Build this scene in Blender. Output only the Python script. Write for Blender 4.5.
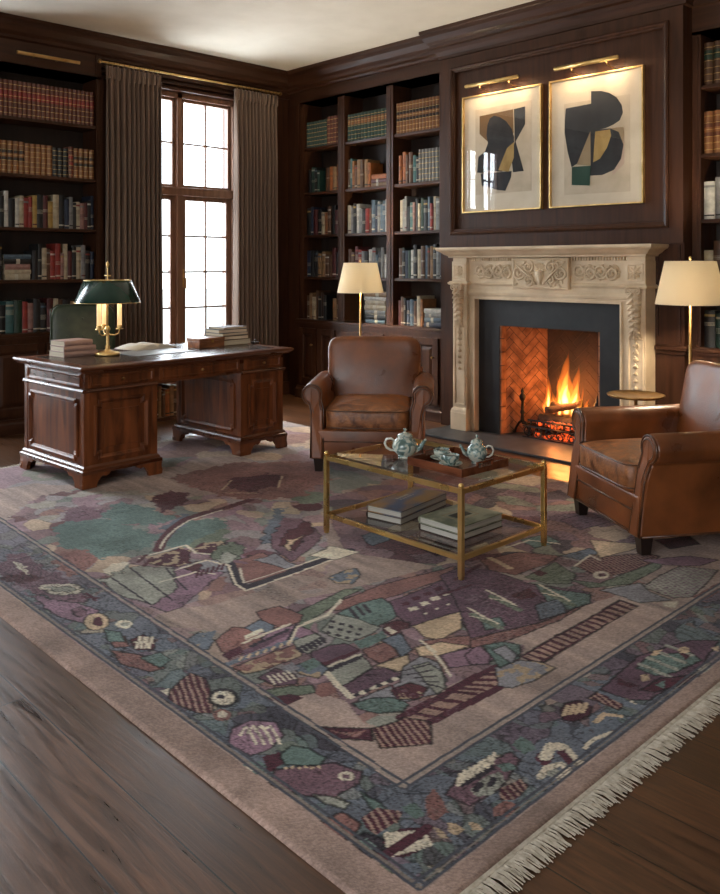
import bpy, bmesh, math, random
import numpy as np
from mathutils import Matrix, Vector, noise
for o in list(bpy.data.objects): bpy.data.objects.remove(o, do_unlink=True)
S = bpy.context.scene
COL = S.collection
R = math.radians
rnd = random.Random(7)

# ---------------------------------------------------------------- camera
cam_d = bpy.data.cameras.new('camera'); cam = bpy.data.objects.new('camera', cam_d); COL.objects.link(cam)
cam.location = (0, 0, 1.4)
cam.rotation_euler = (R(90), 0, math.atan2(.722, .692))
cam_d.sensor_fit = 'HORIZONTAL'; cam_d.sensor_width = 36; cam_d.lens = 834 / 720 * 36
cam_d.shift_y = -(447 - 265) / 720
cam_d.clip_start = .05
S.camera = cam
# ---------------------------------------------------------------- exposure, sky, daylight
S.view_settings.view_transform = 'Standard'; S.view_settings.look = 'None'
S.view_settings.gamma = 1; S.view_settings.use_curve_mapping = False
S.view_settings.exposure = 0.0
W = bpy.data.worlds.new('overcast_sky'); S.world = W; W.use_nodes = True
nt = W.node_tree; nt.nodes.clear()
wo = nt.nodes.new('ShaderNodeOutputWorld'); bg = nt.nodes.new('ShaderNodeBackground')
tc = nt.nodes.new('ShaderNodeTexCoord'); sx = nt.nodes.new('ShaderNodeSeparateXYZ'); rp = nt.nodes.new('ShaderNodeValToRGB')
rp.color_ramp.elements[0].position = .42; rp.color_ramp.elements[0].color = (.72, .76, .72, 1)
rp.color_ramp.elements[1].position = .56; rp.color_ramp.elements[1].color = (.88, .94, 1, 1)
mp = nt.nodes.new('ShaderNodeMath'); mp.operation = 'MULTIPLY_ADD'; mp.inputs[1].default_value = .5; mp.inputs[2].default_value = .5
nt.links.new(tc.outputs['Generated'], sx.inputs[0]); nt.links.new(sx.outputs['Z'], mp.inputs[0]); nt.links.new(mp.outputs[0], rp.inputs[0])
nt.links.new(rp.outputs[0], bg.inputs['Color']); nt.links.new(bg.outputs[0], wo.inputs[0])
bg.inputs['Strength'].default_value = 4.0

def area(name, loc, rot, sx_, sy_, power, color):
    d = bpy.data.lights.new(name, 'AREA'); d.shape = 'RECTANGLE'; d.size = sx_; d.size_y = sy_; d.energy = power; d.color = color
    o = bpy.data.objects.new(name, d); COL.objects.link(o); o.location = loc; o.rotation_euler = rot
    return o
DAY = (.86, .93, 1)
area('daylight_window_by_desk', (-7.75, 4.37, 1.9), (0, R(-82), 0), 2.9, 1.6, 260, DAY)
area('daylight_near_left_window', (-7.75, 1.75, 1.9), (0, R(-80), 0), 2.9, 1.4, 400, DAY)
area('daylight_rear_window', (-1.2, -3.3, 1.9), (R(-95), 0, R(180)), 4.2, 2.6, 80, (1, .93, .86))

# ---------------------------------------------------------------- tagging
def tag(o, label=None, cat=None, group=None, kind=None):
    if label: o['label'] = label
    if cat: o['category'] = cat
    if group: o['group'] = group
    if kind: o['kind'] = kind
    return o
def thing(name, label, cat, loc=(0, 0, 0), rz=0, group=None, kind=None):
    o = bpy.data.objects.new(name, None); COL.objects.link(o); o.empty_display_size = .1
    o.location = loc; o.rotation_euler = (0, 0, rz)
    return tag(o, label, cat, group, kind)
def copy_tree(o, parent=None):
    c = o.copy(); COL.objects.link(c)
    if parent: c.parent = parent
    for ch in list(o.children): copy_tree(ch, c)
    return c

# ---------------------------------------------------------------- mesh builder
class M:
    def __init__(s): s.b = bmesh.new(); s.T = Matrix.Identity(4); s.mi = 0; s.sm = False
    def v(s, p): return s.b.verts.new(s.T @ Vector(p))
    def face(s, vs):
        try: f = s.b.faces.new(vs)
        except ValueError: return None
        f.material_index = s.mi; f.smooth = s.sm; return f
    def box(s, x0, y0, z0, x1, y1, z1, bev=0):
        a = [s.v(p) for p in ((x0,y0,z0),(x1,y0,z0),(x1,y1,z0),(x0,y1,z0),(x0,y0,z1),(x1,y0,z1),(x1,y1,z1),(x0,y1,z1))]
        fs = [s.face([a[i] for i in q]) for q in ((0,3,2,1),(4,5,6,7),(0,1,5,4),(1,2,6,5),(2,3,7,6),(3,0,4,7))]
        if bev:
            es = list({e for f in fs for e in f.edges})
            bmesh.ops.bevel(s.b, geom=es, offset=bev, segments=2, profile=.6, affect='EDGES', material=-1)
        return s
    def prism(s, poly, a, b, axis='y'):
        def P(u, w, t): return {'y': (u, t, w), 'x': (t, u, w), 'z': (u, w, t)}[axis]
        A = [s.v(P(u, w, a)) for u, w in poly]; B = [s.v(P(u, w, b)) for u, w in poly]
        n = len(poly)
        sm = s.sm
        for i in range(n): s.face([A[i], A[(i+1) % n], B[(i+1) % n], B[i]])
        s.sm = False; s.face(A[::-1]); s.face(B); s.sm = sm
        return s
    def lathe(s, prof, seg=24, c=(0, 0, 0), cap=True):
        rings = []
        for r, z in prof:
            if r < 1e-5: rings.append([s.v((c[0], c[1], c[2]+z))])
            else: rings.append([s.v((c[0]+r*math.cos(2*math.pi*i/seg), c[1]+r*math.sin(2*math.pi*i/seg), c[2]+z)) for i in range(seg)])
        for A, B in zip(rings, rings[1:]):
            for i in range(seg):
                j = (i+1) % seg
                if len(A) == 1 and len(B) == 1: continue
                if len(A) == 1: s.face([A[0], B[j], B[i]])
                elif len(B) == 1: s.face([A[i], A[j], B[0]])
                else: s.face([A[i], A[j], B[j], B[i]])
        if cap:
            if len(rings[0]) > 1: s.face(rings[0][::-1])
            if len(rings[-1]) > 1: s.face(rings[-1])
        return s
    def tube(s, pts, r, seg=8, closed=False, flat=1):
        pts = [Vector(p) for p in pts]; n = len(pts); rings = []
        if not isinstance(r, (list, tuple)): r = [r]*n
        up = Vector((0, 0, 1)); prev = None
        for i, p in enumerate(pts):
            a = pts[(i-1) % n] if (closed or i) else p; b = pts[(i+1) % n] if (closed or i < n-1) else p
            t = (b-a)
            t = t.normalized() if t.length > 1e-9 else Vector((0, 0, 1))
            if prev is None:
                u = t.cross(up)
                if u.length < 1e-3: u = t.cross(Vector((1, 0, 0)))
            else:
                u = prev - t*prev.dot(t)
            u.normalize(); prev = u; w = t.cross(u)
            rings.append([s.v(p + (u*math.cos(2*math.pi*k/seg) + w*flat*math.sin(2*math.pi*k/seg))*r[i]) for k in range(seg)])
        m = n if closed else n-1
        for i in range(m):
            A = rings[i]; B = rings[(i+1) % n]
            for k in range(seg): s.face([A[k], B[k], B[(k+1) % seg], A[(k+1) % seg]])
        if not closed: s.face(rings[0]); s.face(rings[-1][::-1])
        return s
    def ball(s, c, r, seg=12, rin=8, sc=(1, 1, 1), e=1.0):
        def sp(v): return math.copysign(abs(v)**e, v)
        rows = []
        for i in range(rin+1):
            th = math.pi*i/rin
            if i in (0, rin): rows.append([s.v((c[0], c[1], c[2]+r*sc[2]*sp(math.cos(th))))]); continue
            rows.append([s.v((c[0]+r*sc[0]*sp(math.sin(th))*sp(math.cos(2*math.pi*k/seg)), c[1]+r*sc[1]*sp(math.sin(th))*sp(math.sin(2*math.pi*k/seg)), c[2]+r*sc[2]*sp(math.cos(th)))) for k in range(seg)])
        for A, B in zip(rows, rows[1:]):
            for k in range(seg):
                j = (k+1) % seg
                if len(A) == 1: s.face([A[0], B[k], B[j]])
                elif len(B) == 1: s.face([A[k], B[0], A[j]])
                else: s.face([A[k], B[k], B[j], A[j]])
        return s
    def sweep(s, prof, path, closed=False, out=1):
        """prof: (offset outward, z) points; path: 2-D points; outward = right-hand side * out"""
        n = len(path); rings = []
        for i in range(n):
            p = Vector(path[i])
            d1 = (Vector(path[i]) - Vector(path[i-1])).normalized() if (i or closed) else None
            d2 = (Vector(path[(i+1) % n]) - p).normalized() if (i < n-1 or closed) else None
            d1 = d1 or d2; d2 = d2 or d1
            n1 = Vector((d1.y, -d1.x))*out; n2 = Vector((d2.y, -d2.x))*out
            b = (n1+n2); b = b / (b.dot(n1)) if b.dot(n1) > .05 else n1
            rings.append([s.v((p.x+b.x*o, p.y+b.y*o, z)) for o, z in prof])
        k = len(prof)
        for i in range(n if closed else n-1):
            A = rings[i]; B = rings[(i+1) % n]
            for j in range(k): s.face([A[j], B[j], B[(j+1) % k], A[(j+1) % k]])
        if not closed: s.face(rings[0]); s.face(rings[-1][::-1])
        return s
    def build(s, name, mats, parent=None, bevel=0, seg=2, subd=0, auto=True, solid=0, loc=None, rz=None):
        bmesh.ops.recalc_face_normals(s.b, faces=s.b.faces[:])
        me = bpy.data.meshes.new(name); s.b.to_mesh(me); s.b.free()
        for m in (mats if isinstance(mats, (list, tuple)) else [mats]): me.materials.append(m)
        o = bpy.data.objects.new(name, me); COL.objects.link(o)
        if parent: o.parent = parent
        if loc: o.location = loc
        if rz is not None: o.rotation_euler = (0, 0, rz)
        if solid: x = o.modifiers.new('thickness', 'SOLIDIFY'); x.thickness = solid; x.offset = 0
        if bevel:
            x = o.modifiers.new('bevel', 'BEVEL'); x.width = bevel; x.segments = seg; x.limit_method = 'ANGLE'; x.angle_limit = R(40)
        if subd: x = o.modifiers.new('subdivision', 'SUBSURF'); x.levels = subd; x.render_levels = subd
        return o

# ---------------------------------------------------------------- materials
def mat(name, color, rough=.5, metal=0, spec=.5, **k):
    m = bpy.data.materials.new(name); m.use_nodes = True
    b = m.node_tree.nodes['Principled BSDF']
    b.inputs['Base Color'].default_value = (*color, 1); b.inputs['Roughness'].default_value = rough
    b.inputs['Metallic'].default_value = metal; b.inputs['Specular IOR Level'].default_value = spec
    for n, v in k.items(): b.inputs[n.replace('_', ' ')].default_value = v
    return m
def noisy(name, c1, c2, scale=(5, 5, 5), nscale=1, rough=.5, metal=0, detail=5, lo=.35, hi=.65, bump=0, bscale=None, rough2=None, dist=0, spec=.5, coord='Object', **k):
    m = mat(name, c1, rough, metal, spec, **k); t = m.node_tree; N = t.nodes; L = t.links
    b = N['Principled BSDF']; tc = N.new('ShaderNodeTexCoord'); mp = N.new('ShaderNodeMapping'); mp.inputs['Scale'].default_value = scale
    no = N.new('ShaderNodeTexNoise'); no.inputs['Scale'].default_value = nscale; no.inputs['Detail'].default_value = detail; no.inputs['Distortion'].default_value = dist
    r = N.new('ShaderNodeValToRGB'); r.color_ramp.elements[0].position = lo; r.color_ramp.elements[1].position = hi
    r.color_ramp.elements[0].color = (*c1, 1); r.color_ramp.elements[1].color = (*c2, 1)
    L.new(tc.outputs[coord], mp.inputs[0]); L.new(mp.outputs[0], no.inputs[0]); L.new(no.outputs[0], r.inputs[0]); L.new(r.outputs[0], b.inputs['Base Color'])
    if rough2 is not None:
        mr = N.new('ShaderNodeMapRange'); mr.inputs[1].default_value = .35; mr.inputs[2].default_value = .65; mr.inputs[3].default_value = rough; mr.inputs[4].default_value = rough2
        L.new(no.outputs[0], mr.inputs[0]); L.new(mr.outputs[0], b.inputs['Roughness'])
    if bump:
        n2 = N.new('ShaderNodeTexNoise'); n2.inputs['Scale'].default_value = bscale or 60; n2.inputs['Detail'].default_value = 4
        L.new(tc.outputs[coord], n2.inputs[0])
        bp = N.new('ShaderNodeBump'); bp.inputs['Strength'].default_value = bump; bp.inputs['Distance'].default_value = .01
        L.new(n2.outputs[0], bp.inputs['Height']); L.new(bp.outputs[0], b.inputs['Normal'])
    return m
def emit(name, color, s):
    m = bpy.data.materials.new(name); m.use_nodes = True; t = m.node_tree; t.nodes.clear()
    o = t.nodes.new('ShaderNodeOutputMaterial'); e = t.nodes.new('ShaderNodeEmission'); e.inputs[0].default_value = (*color, 1); e.inputs[1].default_value = s
    t.links.new(e.outputs[0], o.inputs[0]); return m
WALNUT = noisy('dark_walnut', (.030, .0108, .0048), (.066, .0245, .0108), (14, 14, 1.2), 1.6, .34, detail=7, dist=.6, lo=.3, hi=.7, rough2=.55, spec=.25)
WALNUT_H = noisy('dark_walnut_horizontal', (.030, .0108, .0048), (.066, .0245, .0108), (1.0, 1.0, 16), 1.6, .34, detail=7, dist=.6, lo=.3, hi=.7, rough2=.55, spec=.3)
BACKWOOD = noisy('bookcase_back_board', (.016, .008, .005), (.028, .014, .009), (10, 10, 1), 1.5, .6)  # darker than the walnut, used on the bookcase backs
MAHOG = noisy('mahogany_red_brown', (.055, .014, .0045), (.24, .070, .019), (9, 9, 1.3), 1.7, .36, detail=7, dist=.8, lo=.3, hi=.72, rough2=.46, spec=.4)
MAHOG_H = noisy('mahogany_horizontal_grain', (.050, .0135, .005), (.16, .048, .016), (1.2, 9, 9), 1.7, .26, detail=7, dist=.8, lo=.3, hi=.72, rough2=.34)
WINWOOD = noisy('window_frame_wood', (.15, .072, .040), (.24, .12, .07), (12, 12, 1), 2, .45)  # raised albedo: daylight glow on the frames put into the wood colour
BRASS = noisy('aged_brass', (.70, .45, .16), (.90, .64, .28), (6, 6, 6), 2, .30, .9, rough2=.42)
BRASS_D = noisy('dark_antique_brass', (.30, .17, .06), (.50, .31, .12), (8, 8, 8), 2, .32, 1)
IRON = noisy('black_cast_iron', (.012, .011, .010), (.03, .026, .022), (9, 9, 9), 3, .5, .7, bump=.3)
STONE = noisy('carved_limestone', (.50, .37, .235), (.76, .60, .41), (3, 3, 3), 1.6, .62, detail=8, bump=.12, bscale=45, lo=.3, hi=.7)
SLATE = noisy('honed_black_slate', (.009, .009, .0098), (.016, .016, .017), (4, 4, 4), 2, .5, bump=.05, rough2=.5)
SLATE_H = noisy('slate_hearth_slab', (.032, .034, .039), (.055, .058, .066), (4, 4, 4), 2, .46, bump=.05, rough2=.45)
PLASTER = noisy('ceiling_plaster', (.74, .68, .58), (.80, .74, .64), (2, 2, 2), 2, .9, bump=.02, bscale=20)
WALLP = noisy('rear_wall_plaster', (.30, .26, .22), (.36, .31, .26), (2, 2, 2), 2, .8)
LINEN = noisy('taupe_curtain_linen', (.125, .074, .047), (.20, .125, .082), (45, 45, .35), 2, .85, detail=2, Sheen_Weight=.3)
LEATHER = noisy('cognac_leather', (.050, .013, .0038), (.30, .088, .021), (3.5, 3.5, 3.5), 1.3, .27, detail=6, lo=.22, hi=.80, bump=.10, bscale=130, rough2=.42, spec=.6)
LEATHER_SEAT = noisy('worn_seat_leather', (.085, .024, .007), (.40, .150, .048), (9, 9, 9), 1.5, .34, detail=9, lo=.30, hi=.66, bump=.28, bscale=75, rough2=.5, dist=1.2, spec=.6)
LEATHER_P = noisy('dark_leather_piping', (.05, .018, .008), (.13, .05, .02), (9, 9, 9), 2, .28, spec=.6)
GREENL = noisy('green_leather', (.016, .026, .012), (.035, .050, .022), (6, 6, 6), 2, .38, bump=.06, bscale=120)
DARKFOOT = mat('dark_chair_foot', (.018, .010, .007), .35)
def glassmat(name, tint, refl=1.0, rough=0.0, ior=1.5, base=0.0):
    m = bpy.data.materials.new(name); m.use_nodes = True; t = m.node_tree; t.nodes.clear(); N = t.nodes
    o = N.new('ShaderNodeOutputMaterial'); mx = N.new('ShaderNodeMixShader'); tr = N.new('ShaderNodeBsdfTransparent'); gl = N.new('ShaderNodeBsdfGlossy'); fr = N.new('ShaderNodeFresnel')
    tr.inputs[0].default_value = (*tint, 1); gl.inputs['Roughness'].default_value = rough; gl.inputs[0].default_value = (refl, refl, refl, 1); fr.inputs[0].default_value = ior
    ad = N.new('ShaderNodeMath'); ad.operation = 'ADD'; ad.inputs[1].default_value = base; ad.use_clamp = True
    ge = N.new('ShaderNodeNewGeometry'); inv = N.new('ShaderNodeMath'); inv.operation = 'SUBTRACT'; inv.inputs[0].default_value = 1; t.links.new(ge.outputs['Backfacing'], inv.inputs[1])
    mu = N.new('ShaderNodeMath'); mu.operation = 'MULTIPLY'; t.links.new(fr.outputs[0], mu.inputs[0]); t.links.new(inv.outputs[0], mu.inputs[1])   # only the outer face of the pane reflects
    t.links.new(mu.outputs[0], ad.inputs[0]); t.links.new(ad.outputs[0], mx.inputs[0]); t.links.new(tr.outputs[0], mx.inputs[1]); t.links.new(gl.outputs[0], mx.inputs[2]); t.links.new(mx.outputs[0], o.inputs[0])
    return m
GLASS = glassmat('window_glass', (.97, .98, .98))
PICGLASS = glassmat('picture_glass', (.98, .98, .98), 1, 0, 1.42, .0)
TABLEGLASS = glassmat('table_glass', (.93, .96, .95), 1, .0, 1.8, .0)
CREAMPAGE = noisy('book_page_edges', (.55, .47, .34), (.70, .62, .48), (3, 3, 160), 2, .8)

# ---------------------------------------------------------------- room shell
CEIL = 3.45
XW, YB = -7.08, 5.98          # inner faces
m = M()
def mk_floor():
    m = M(); m.box(-7.5, -2.6, -.12, 2.6, 6.4, 0); 
    mt = bpy.data.materials.new('oak_plank_floor'); mt.use_nodes = True; t = mt.node_tree; N = t.nodes; L = t.links; b = N['Principled BSDF']
    tc = N.new('ShaderNodeTexCoord'); br = N.new('ShaderNodeTexBrick')
    br.inputs['Scale'].default_value = 1; br.inputs['Brick Width'].default_value = 2.3; br.inputs['Row Height'].default_value = .19; br.inputs['Mortar Size'].default_value = .0025; br.inputs['Mortar Smooth'].default_value = .3
    br.inputs['Color1'].default_value = (.2, .2, .2, 1); br.inputs['Color2'].default_value = (.9, .9, .9, 1); br.offset = .37; br.inputs['Bias'].default_value = 0
    mo = N.new('ShaderNodeMapping'); mo.inputs['Location'].default_value = (.4, .055, 0)
    L.new(tc.outputs['Object'], mo.inputs[0]); L.new(mo.outputs[0], br.inputs[0])
    mp = N.new('ShaderNodeMapping'); mp.inputs['Scale'].default_value = (1.1, 14, 1)
    off = N.new('ShaderNodeVectorMath'); off.operation = 'MULTIPLY_ADD'; off.inputs[1].default_value = (7, 3, 5)
    L.new(br.outputs['Color'], off.inputs[0]); L.new(tc.outputs['Object'], off.inputs[2]); L.new(off.outputs[0], mp.inputs[0])
    n1 = N.new('ShaderNodeTexNoise'); n1.inputs['Scale'].default_value = 2.2; n1.inputs['Detail'].default_value = 9; n1.inputs['Distortion'].default_value = 1.1; n1.inputs['Roughness'].default_value = .65
    L.new(mp.outputs[0], n1.inputs[0])
    r = N.new('ShaderNodeValToRGB'); E = r.color_ramp.elements; E[0].position = .3; E[0].color = (.036, .0145, .0065, 1); E[1].position = .72; E[1].color = (.185, .078, .034, 1)
    L.new(n1.outputs[0], r.inputs[0])
    mx = N.new('ShaderNodeMix'); mx.data_type = 'RGBA'; mx.blend_type = 'MULTIPLY'; mx.inputs[0].default_value = .55
    L.new(r.outputs[0], mx.inputs[6]); L.new(br.outputs['Color'], mx.inputs[7])
    mx2 = N.new('ShaderNodeMix'); mx2.data_type = 'RGBA'; mx2.inputs[7].default_value = (.006, .004, .003, 1)
    L.new(br.outputs['Fac'], mx2.inputs[0]); L.new(mx.outputs[2], mx2.inputs[6]); L.new(mx2.outputs[2], b.inputs['Base Color'])
    mr = N.new('ShaderNodeMapRange'); mr.inputs[1].default_value = .3; mr.inputs[2].default_value = .7; mr.inputs[3].default_value = .26; mr.inputs[4].default_value = .44
    L.new(n1.outputs[0], mr.inputs[0]); L.new(mr.outputs[0], b.inputs['Roughness'])
    bp = N.new('ShaderNodeBump'); bp.inputs['Strength'].default_value = .25; bp.inputs['Distance'].default_value = .004
    L.new(n1.outputs[0], bp.inputs['Height']); L.new(bp.outputs[0], b.inputs['Normal'])
    return tag(m.build('floor', mt), kind='structure')
mk_floor()
tag(M().box(-7.5, -2.6, CEIL, 2.6, 6.4, CEIL+.12).build('ceiling', PLASTER), kind='structure')
# left wall with two window openings (y 3.70-5.04, y .45-1.80... z .18-3.08)
WZ0, WZ1 = .18, 3.08
W1 = (3.70, 5.04); W2 = (1.28, 2.22)
def wall_boxes(spans):
    m = M()
    for q in spans: m.box(*q)
    return m
m = wall_boxes([(-7.36, -2.5, 0, -7.3, W2[0]-.0, CEIL), (-7.36, W2[1], 0, -7.3, 3.47, CEIL), (-7.36, W2[0], 0, -7.3, W2[1], WZ0), (-7.36, W2[0], WZ1, -7.3, W2[1], CEIL),
                (-7.36, 3.47, 0, XW, W1[0], CEIL), (-7.36, W1[1], 0, XW, 5.98, CEIL), (-7.36, W1[0], 0, XW, W1[1], WZ0), (-7.36, W1[0], WZ1, XW, W1[1], CEIL)])
tag(m.build('wall_left', WALNUT), kind='structure')
tag(M().box(-7.36, YB, 0, 2.56, 6.06, CEIL).build('wall_back', WALNUT), kind='structure')
tag(M().box(2.5, -2.5, 0, 2.56, 5.98, CEIL).build('wall_right', WALLP), kind='structure')
W3 = (-3.3, .9)
m = wall_boxes([(-7.36, -2.56, 0, W3[0], -2.5, CEIL), (W3[1], -2.56, 0, 2.56, -2.5, CEIL), (W3[0], -2.56, 0, W3[1], -2.5, .3), (W3[0], -2.56, WZ1, W3[1], -2.5, CEIL)])
tag(m.build('wall_front', WALLP), kind='structure')

# crown mouldings: profile (offset out, z)
CROWN = [(0, 3.45), (.14, 3.45), (.14, 3.425), (.128, 3.415), (.125, 3.385), (.10, 3.345), (.075, 3.325), (.07, 3.30), (.045, 3.29), (.04, 3.262), (.02, 3.225), (.018, 3.20), (0, 3.19)]
CROWN_L = [(0, 3.45), (.16, 3.45), (.16, 3.425), (.145, 3.412), (.14, 3.38), (.11, 3.335), (.08, 3.31), (.075, 3.285), (.045, 3.27), (.04, 3.25), (0, 3.245)]
XL = -7.05                    # panelled face line over left wall
m = M(); m.sweep(CROWN_L, [(XL, -2.5), (XL, 5.70), (-4.80, 5.70)], out=1)
tag(m.build('trim_1', WALNUT_H), kind='structure')
m = M(); m.sweep(CROWN, [(-4.80, 5.69), (-4.80, 5.59), (-2.60, 5.59), (-2.60, 5.70), (2.5, 5.70)], out=1)
tag(m.build('trim_2', WALNUT_H), kind='structure')
# frieze boards / soffits under the crown
m = M(); m.box(-7.30, 2.40, 3.06, -7.0, 3.50, 3.449); m.box(XW, 3.50, 3.19, -7.05, 5.70, 3.449); m.box(-7.3, -2.5, 3.2, -7.05, 2.40, 3.449)
m.box(-7.0, 3.44, 3.075, -6.985, 3.455, 3.449)
tag(m.build('trim_3', WALNUT_H), kind='structure')
m = M(); m.box(-7.05, 5.70, 3.11, -4.80, 5.979, 3.449); m.box(-2.60, 5.70, 3.0, 2.5, 5.979, 3.449)
tag(m.build('trim_4', WALNUT_H), kind='structure')
# corner panel between window wall and back bookcase, wall beyond right bookcase
m = M(); m.box(-7.079, 5.70, 0, -6.89, 5.979, 3.11); m.box(-1.62, 5.70, 0, 2.5, 5.979, 3.0)
m.box(XW, 5.06, .0, -7.06, 5.12, 3.19); m.box(XW, 3.62, 0, -7.06, 3.69, 3.19)
tag(m.build('trim_5', WALNUT), kind='structure')
tag(M().box(XW, 3.52, 0, -7.055, 3.70, .14, .004).box(XW, 5.05, 0, -7.055, 5.70, .14, .004).build('baseboard_left', WALNUT_H), kind='structure')
tag(M().box(-1.6, 5.67, 0, 2.5, 5.70, .16, .004).build('baseboard_back', WALNUT_H), kind='structure')
m = M(); m.box(XW, 3.52, 3.083, -7.02, 5.2, 3.11, .004); m.box(XW, 3.52, 3.135, -7.035, 5.2, 3.15, .003)
tag(m.build('trim_6', WALNUT_H), kind='structure')

# chimney breast with a hole for the firebox, picture panel and chair rail
OX0, OX1, OZ = -4.125, -3.215, .905
BY = 5.585
m = M(); m.box(-4.80, BY, 0, OX0-.03, 5.98, CEIL-.001); m.box(OX1+.03, BY, 0, -2.60, 5.98, CEIL-.001); m.box(OX0-.03, BY, OZ+.03, OX1+.03, 5.98, CEIL-.001)
tag(m.build('wall_chimney', WALNUT), kind='structure')
def frame_loop(m, x0, x1, z0, z1, y, prof):
    """mitred moulding loop on a wall facing -y. prof: (inset from outer edge, projection)"""
    rings = []
    for cx, cz, sx_, sz_ in ((x0, z0, 1, 1), (x1, z0, -1, 1), (x1, z1, -1, -1), (x0, z1, 1, -1)):
        rings.append([m.v((cx+sx_*a, y-h, cz+sz_*a)) for a, h in prof])
    for i in range(4):
        A = rings[i]; B = rings[(i+1) % 4]
        for j in range(len(prof)-1): m.face([A[j], B[j], B[j+1], A[j+1]])
PMOLD = [(0, 0), (.0, .018), (.012, .026), (.022, .022), (.03, .010), (.042, .008), (.046, 0)]
m = M(); frame_loop(m, -4.665, -2.70, 1.66, 3.10, BY-.02, PMOLD)
# stiles and rails round the recessed picture field
m.box(-4.80, BY-.02, 1.55, -4.665, BY, 3.19); m.box(-2.70, BY-.02, 1.55, -2.60, BY, 3.19); m.box(-4.665, BY-.02, 1.55, -2.70, BY, 1.66); m.box(-4.665, BY-.02, 3.10, -2.70, BY, 3.19)
tag(m.build('trim_7', WALNUT), kind='structure')
m = M(); m.sweep([(0, .775), (.012, .78), (.014, .80), (.03, .81), (.034, .83), (.026, .842), (0, .845)], [(-2.80, BY), (-2.60, BY), (-2.60, 5.70)])
m.sweep([(0, 0), (.02, 0), (.02, .13), (.008, .15), (0, .15)], [(-2.80, BY), (-2.60, BY), (-2.60, 5.70)])
m.box(-2.80, BY-.012, .90, -2.785, BY, 1.46); m.box(-2.64, BY-.012, .85, -2.625, BY, 1.54)
tag(m.build('trim_8', WALNUT_H), kind='structure')

# ---------------------------------------------------------------- windows
def window(name, y0, y1, x, cols=2, face=1):
    root = thing(name, None, None, (0, 0, 0), kind='structure')
    m = M(); d0, d1 = x-.05, x+.06
    m.box(d0, y0, WZ0, d1, y0+.05, WZ1, .004); m.box(d0, y1-.05, WZ0, d1, y1, WZ1, .004)
    m.box(d0, y0, WZ1-.05, d1, y1, WZ1, .004); m.box(d0, y0, WZ0, d1, y1, WZ0+.05, .004)
    mid = (y0+y1)/2
    m.box(d0, mid-.03, WZ0, d1, mid+.03, WZ1, .004)
    m.box(d0, y0, 2.08, d1+.01, y1, 2.16, .006)
    o = m.build('window_frame', WINWOOD, root)
    for a, b in ((y0+.05, mid-.03), (mid+.03, y1-.05)):
        for z0, z1, rows in ((WZ0+.05, 2.08, 5), (2.16, WZ1-.05, 2)):
            s = M(); w = .055 if z0 < 1 else .035
            X0, X1 = x-.022, x+.022
            s.box(X0, a, z0, X1, a+w, z1, .003); s.box(X0, b-w, z0, X1, b, z1, .003)
            s.box(X0, a+w, z0, X1, b-w, z0+w*.8, .003); s.box(X0, a+w, z1-w*.8, X1, b-w, z1, .003)
            ga, gb, gz0, gz1 = a+w, b-w, z0+w*.8, z1-w*.8
            for k in range(1, cols): c = ga+(gb-ga)*k/cols; s.box(X0+.006, c-.009, gz0, X1-.006, c+.009, gz1)
            for k in range(1, rows): c = gz0+(gz1-gz0)*k/rows; s.box(X0+.007, ga, c-.008, X1-.007, gb, c+.008)
            so = s.build('casement_sash', WINWOOD, root)
            g = M(); g.box(x-.003, ga, gz0, x+.003, gb, gz1); g.build('glass_pane', GLASS, so)
    if cols:
        h = M(); h.box(x+.022, mid+.045, 1.18, x+.032, mid+.065, 1.36, .002); h.tube([(x+.03, mid+.055, 1.27), (x+.07, mid+.055, 1.27), (x+.075, mid+.055, 1.17)], .008)
        h.build('window_handle', BRASS_D, root)
    return root
window('window_1', W1[0], W1[1], -7.16)
window('window_2', W2[0], W2[1], -7.33)
m = M(); x0, x1 = W3
for a in (x0, x1-.06): m.box(a, -2.56, .3, a+.06, -2.48, WZ1, .004)
for z in (.3, 2.08, WZ1-.06): m.box(x0, -2.56, z, x1, -2.48, z+.06, .004)
for k in range(1, 6): c = x0+(x1-x0)*k/6; m.box(c-.02, -2.54, .3, c+.02, -2.50, WZ1)
for z in (.8, 1.25, 1.7, 2.6): m.box(x0, -2.53, z-.01, x1, -2.51, z+.01)
tag(m.build('window_3', WINWOOD), kind='structure')

# ---------------------------------------------------------------- curtains and rod
def curtain(y0, y1, label, flip, seed):
    r = random.Random(seed); w = y1-y0; n = 270; rows = 22; m = M(); m.sm = True
    ph = [r.uniform(0, 6.28) for _ in range(6)]
    npl = 11
    grid = []
    for j in range(rows+1):
        t = j/rows; z = 3.175-(3.165)*t
        row = []
        for i in range(n+1):
            s = i/n
            yy = s + .010*math.sin(4*math.pi*s+ph[1]+t*1.2)
            amp = .020+.020*min(1, t*5)+.012*t
            if flip*(s-.5) > .28 : amp *= .85
            a = math.sin(2*math.pi*npl*s+.8*math.sin(2.2*math.pi*s+ph[0])+t*.5*math.sin(5*s+ph[2]))
            x = amp*1.25*a*(1-.22*a*a) + .004*math.sin(2*math.pi*npl*.5*s+ph[3])*min(1, t*4) + .012*math.sin(3*s+2*t+ph[4])*t
            wid = w*(1-.07*math.sin(math.pi*min(1, t*1.4))*0.4)
            row.append(m.v((x, (yy-.5)*wid, z)))
        grid.append(row)
    for j in range(rows):
        for i in range(n): m.face([grid[j][i], grid[j][i+1], grid[j+1][i+1], grid[j+1][i]])
    root = thing('curtain', label, 'curtain', (-6.925, (y0+y1)/2, 0))
    m.build('drape', LINEN, root, solid=.004)
    h = M()
    for k in range(npl):
        c = (-.5+(k+.5)/npl)*w
        h.box(-.022, c-.012, 3.06, .026, c+.012, 3.168, .008)
    h.build('pleat_heading', LINEN, root)
    return root
curtain(3.50, 4.055, 'taupe pleated floor-length curtain on the left side of the window', 1, 3)
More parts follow.
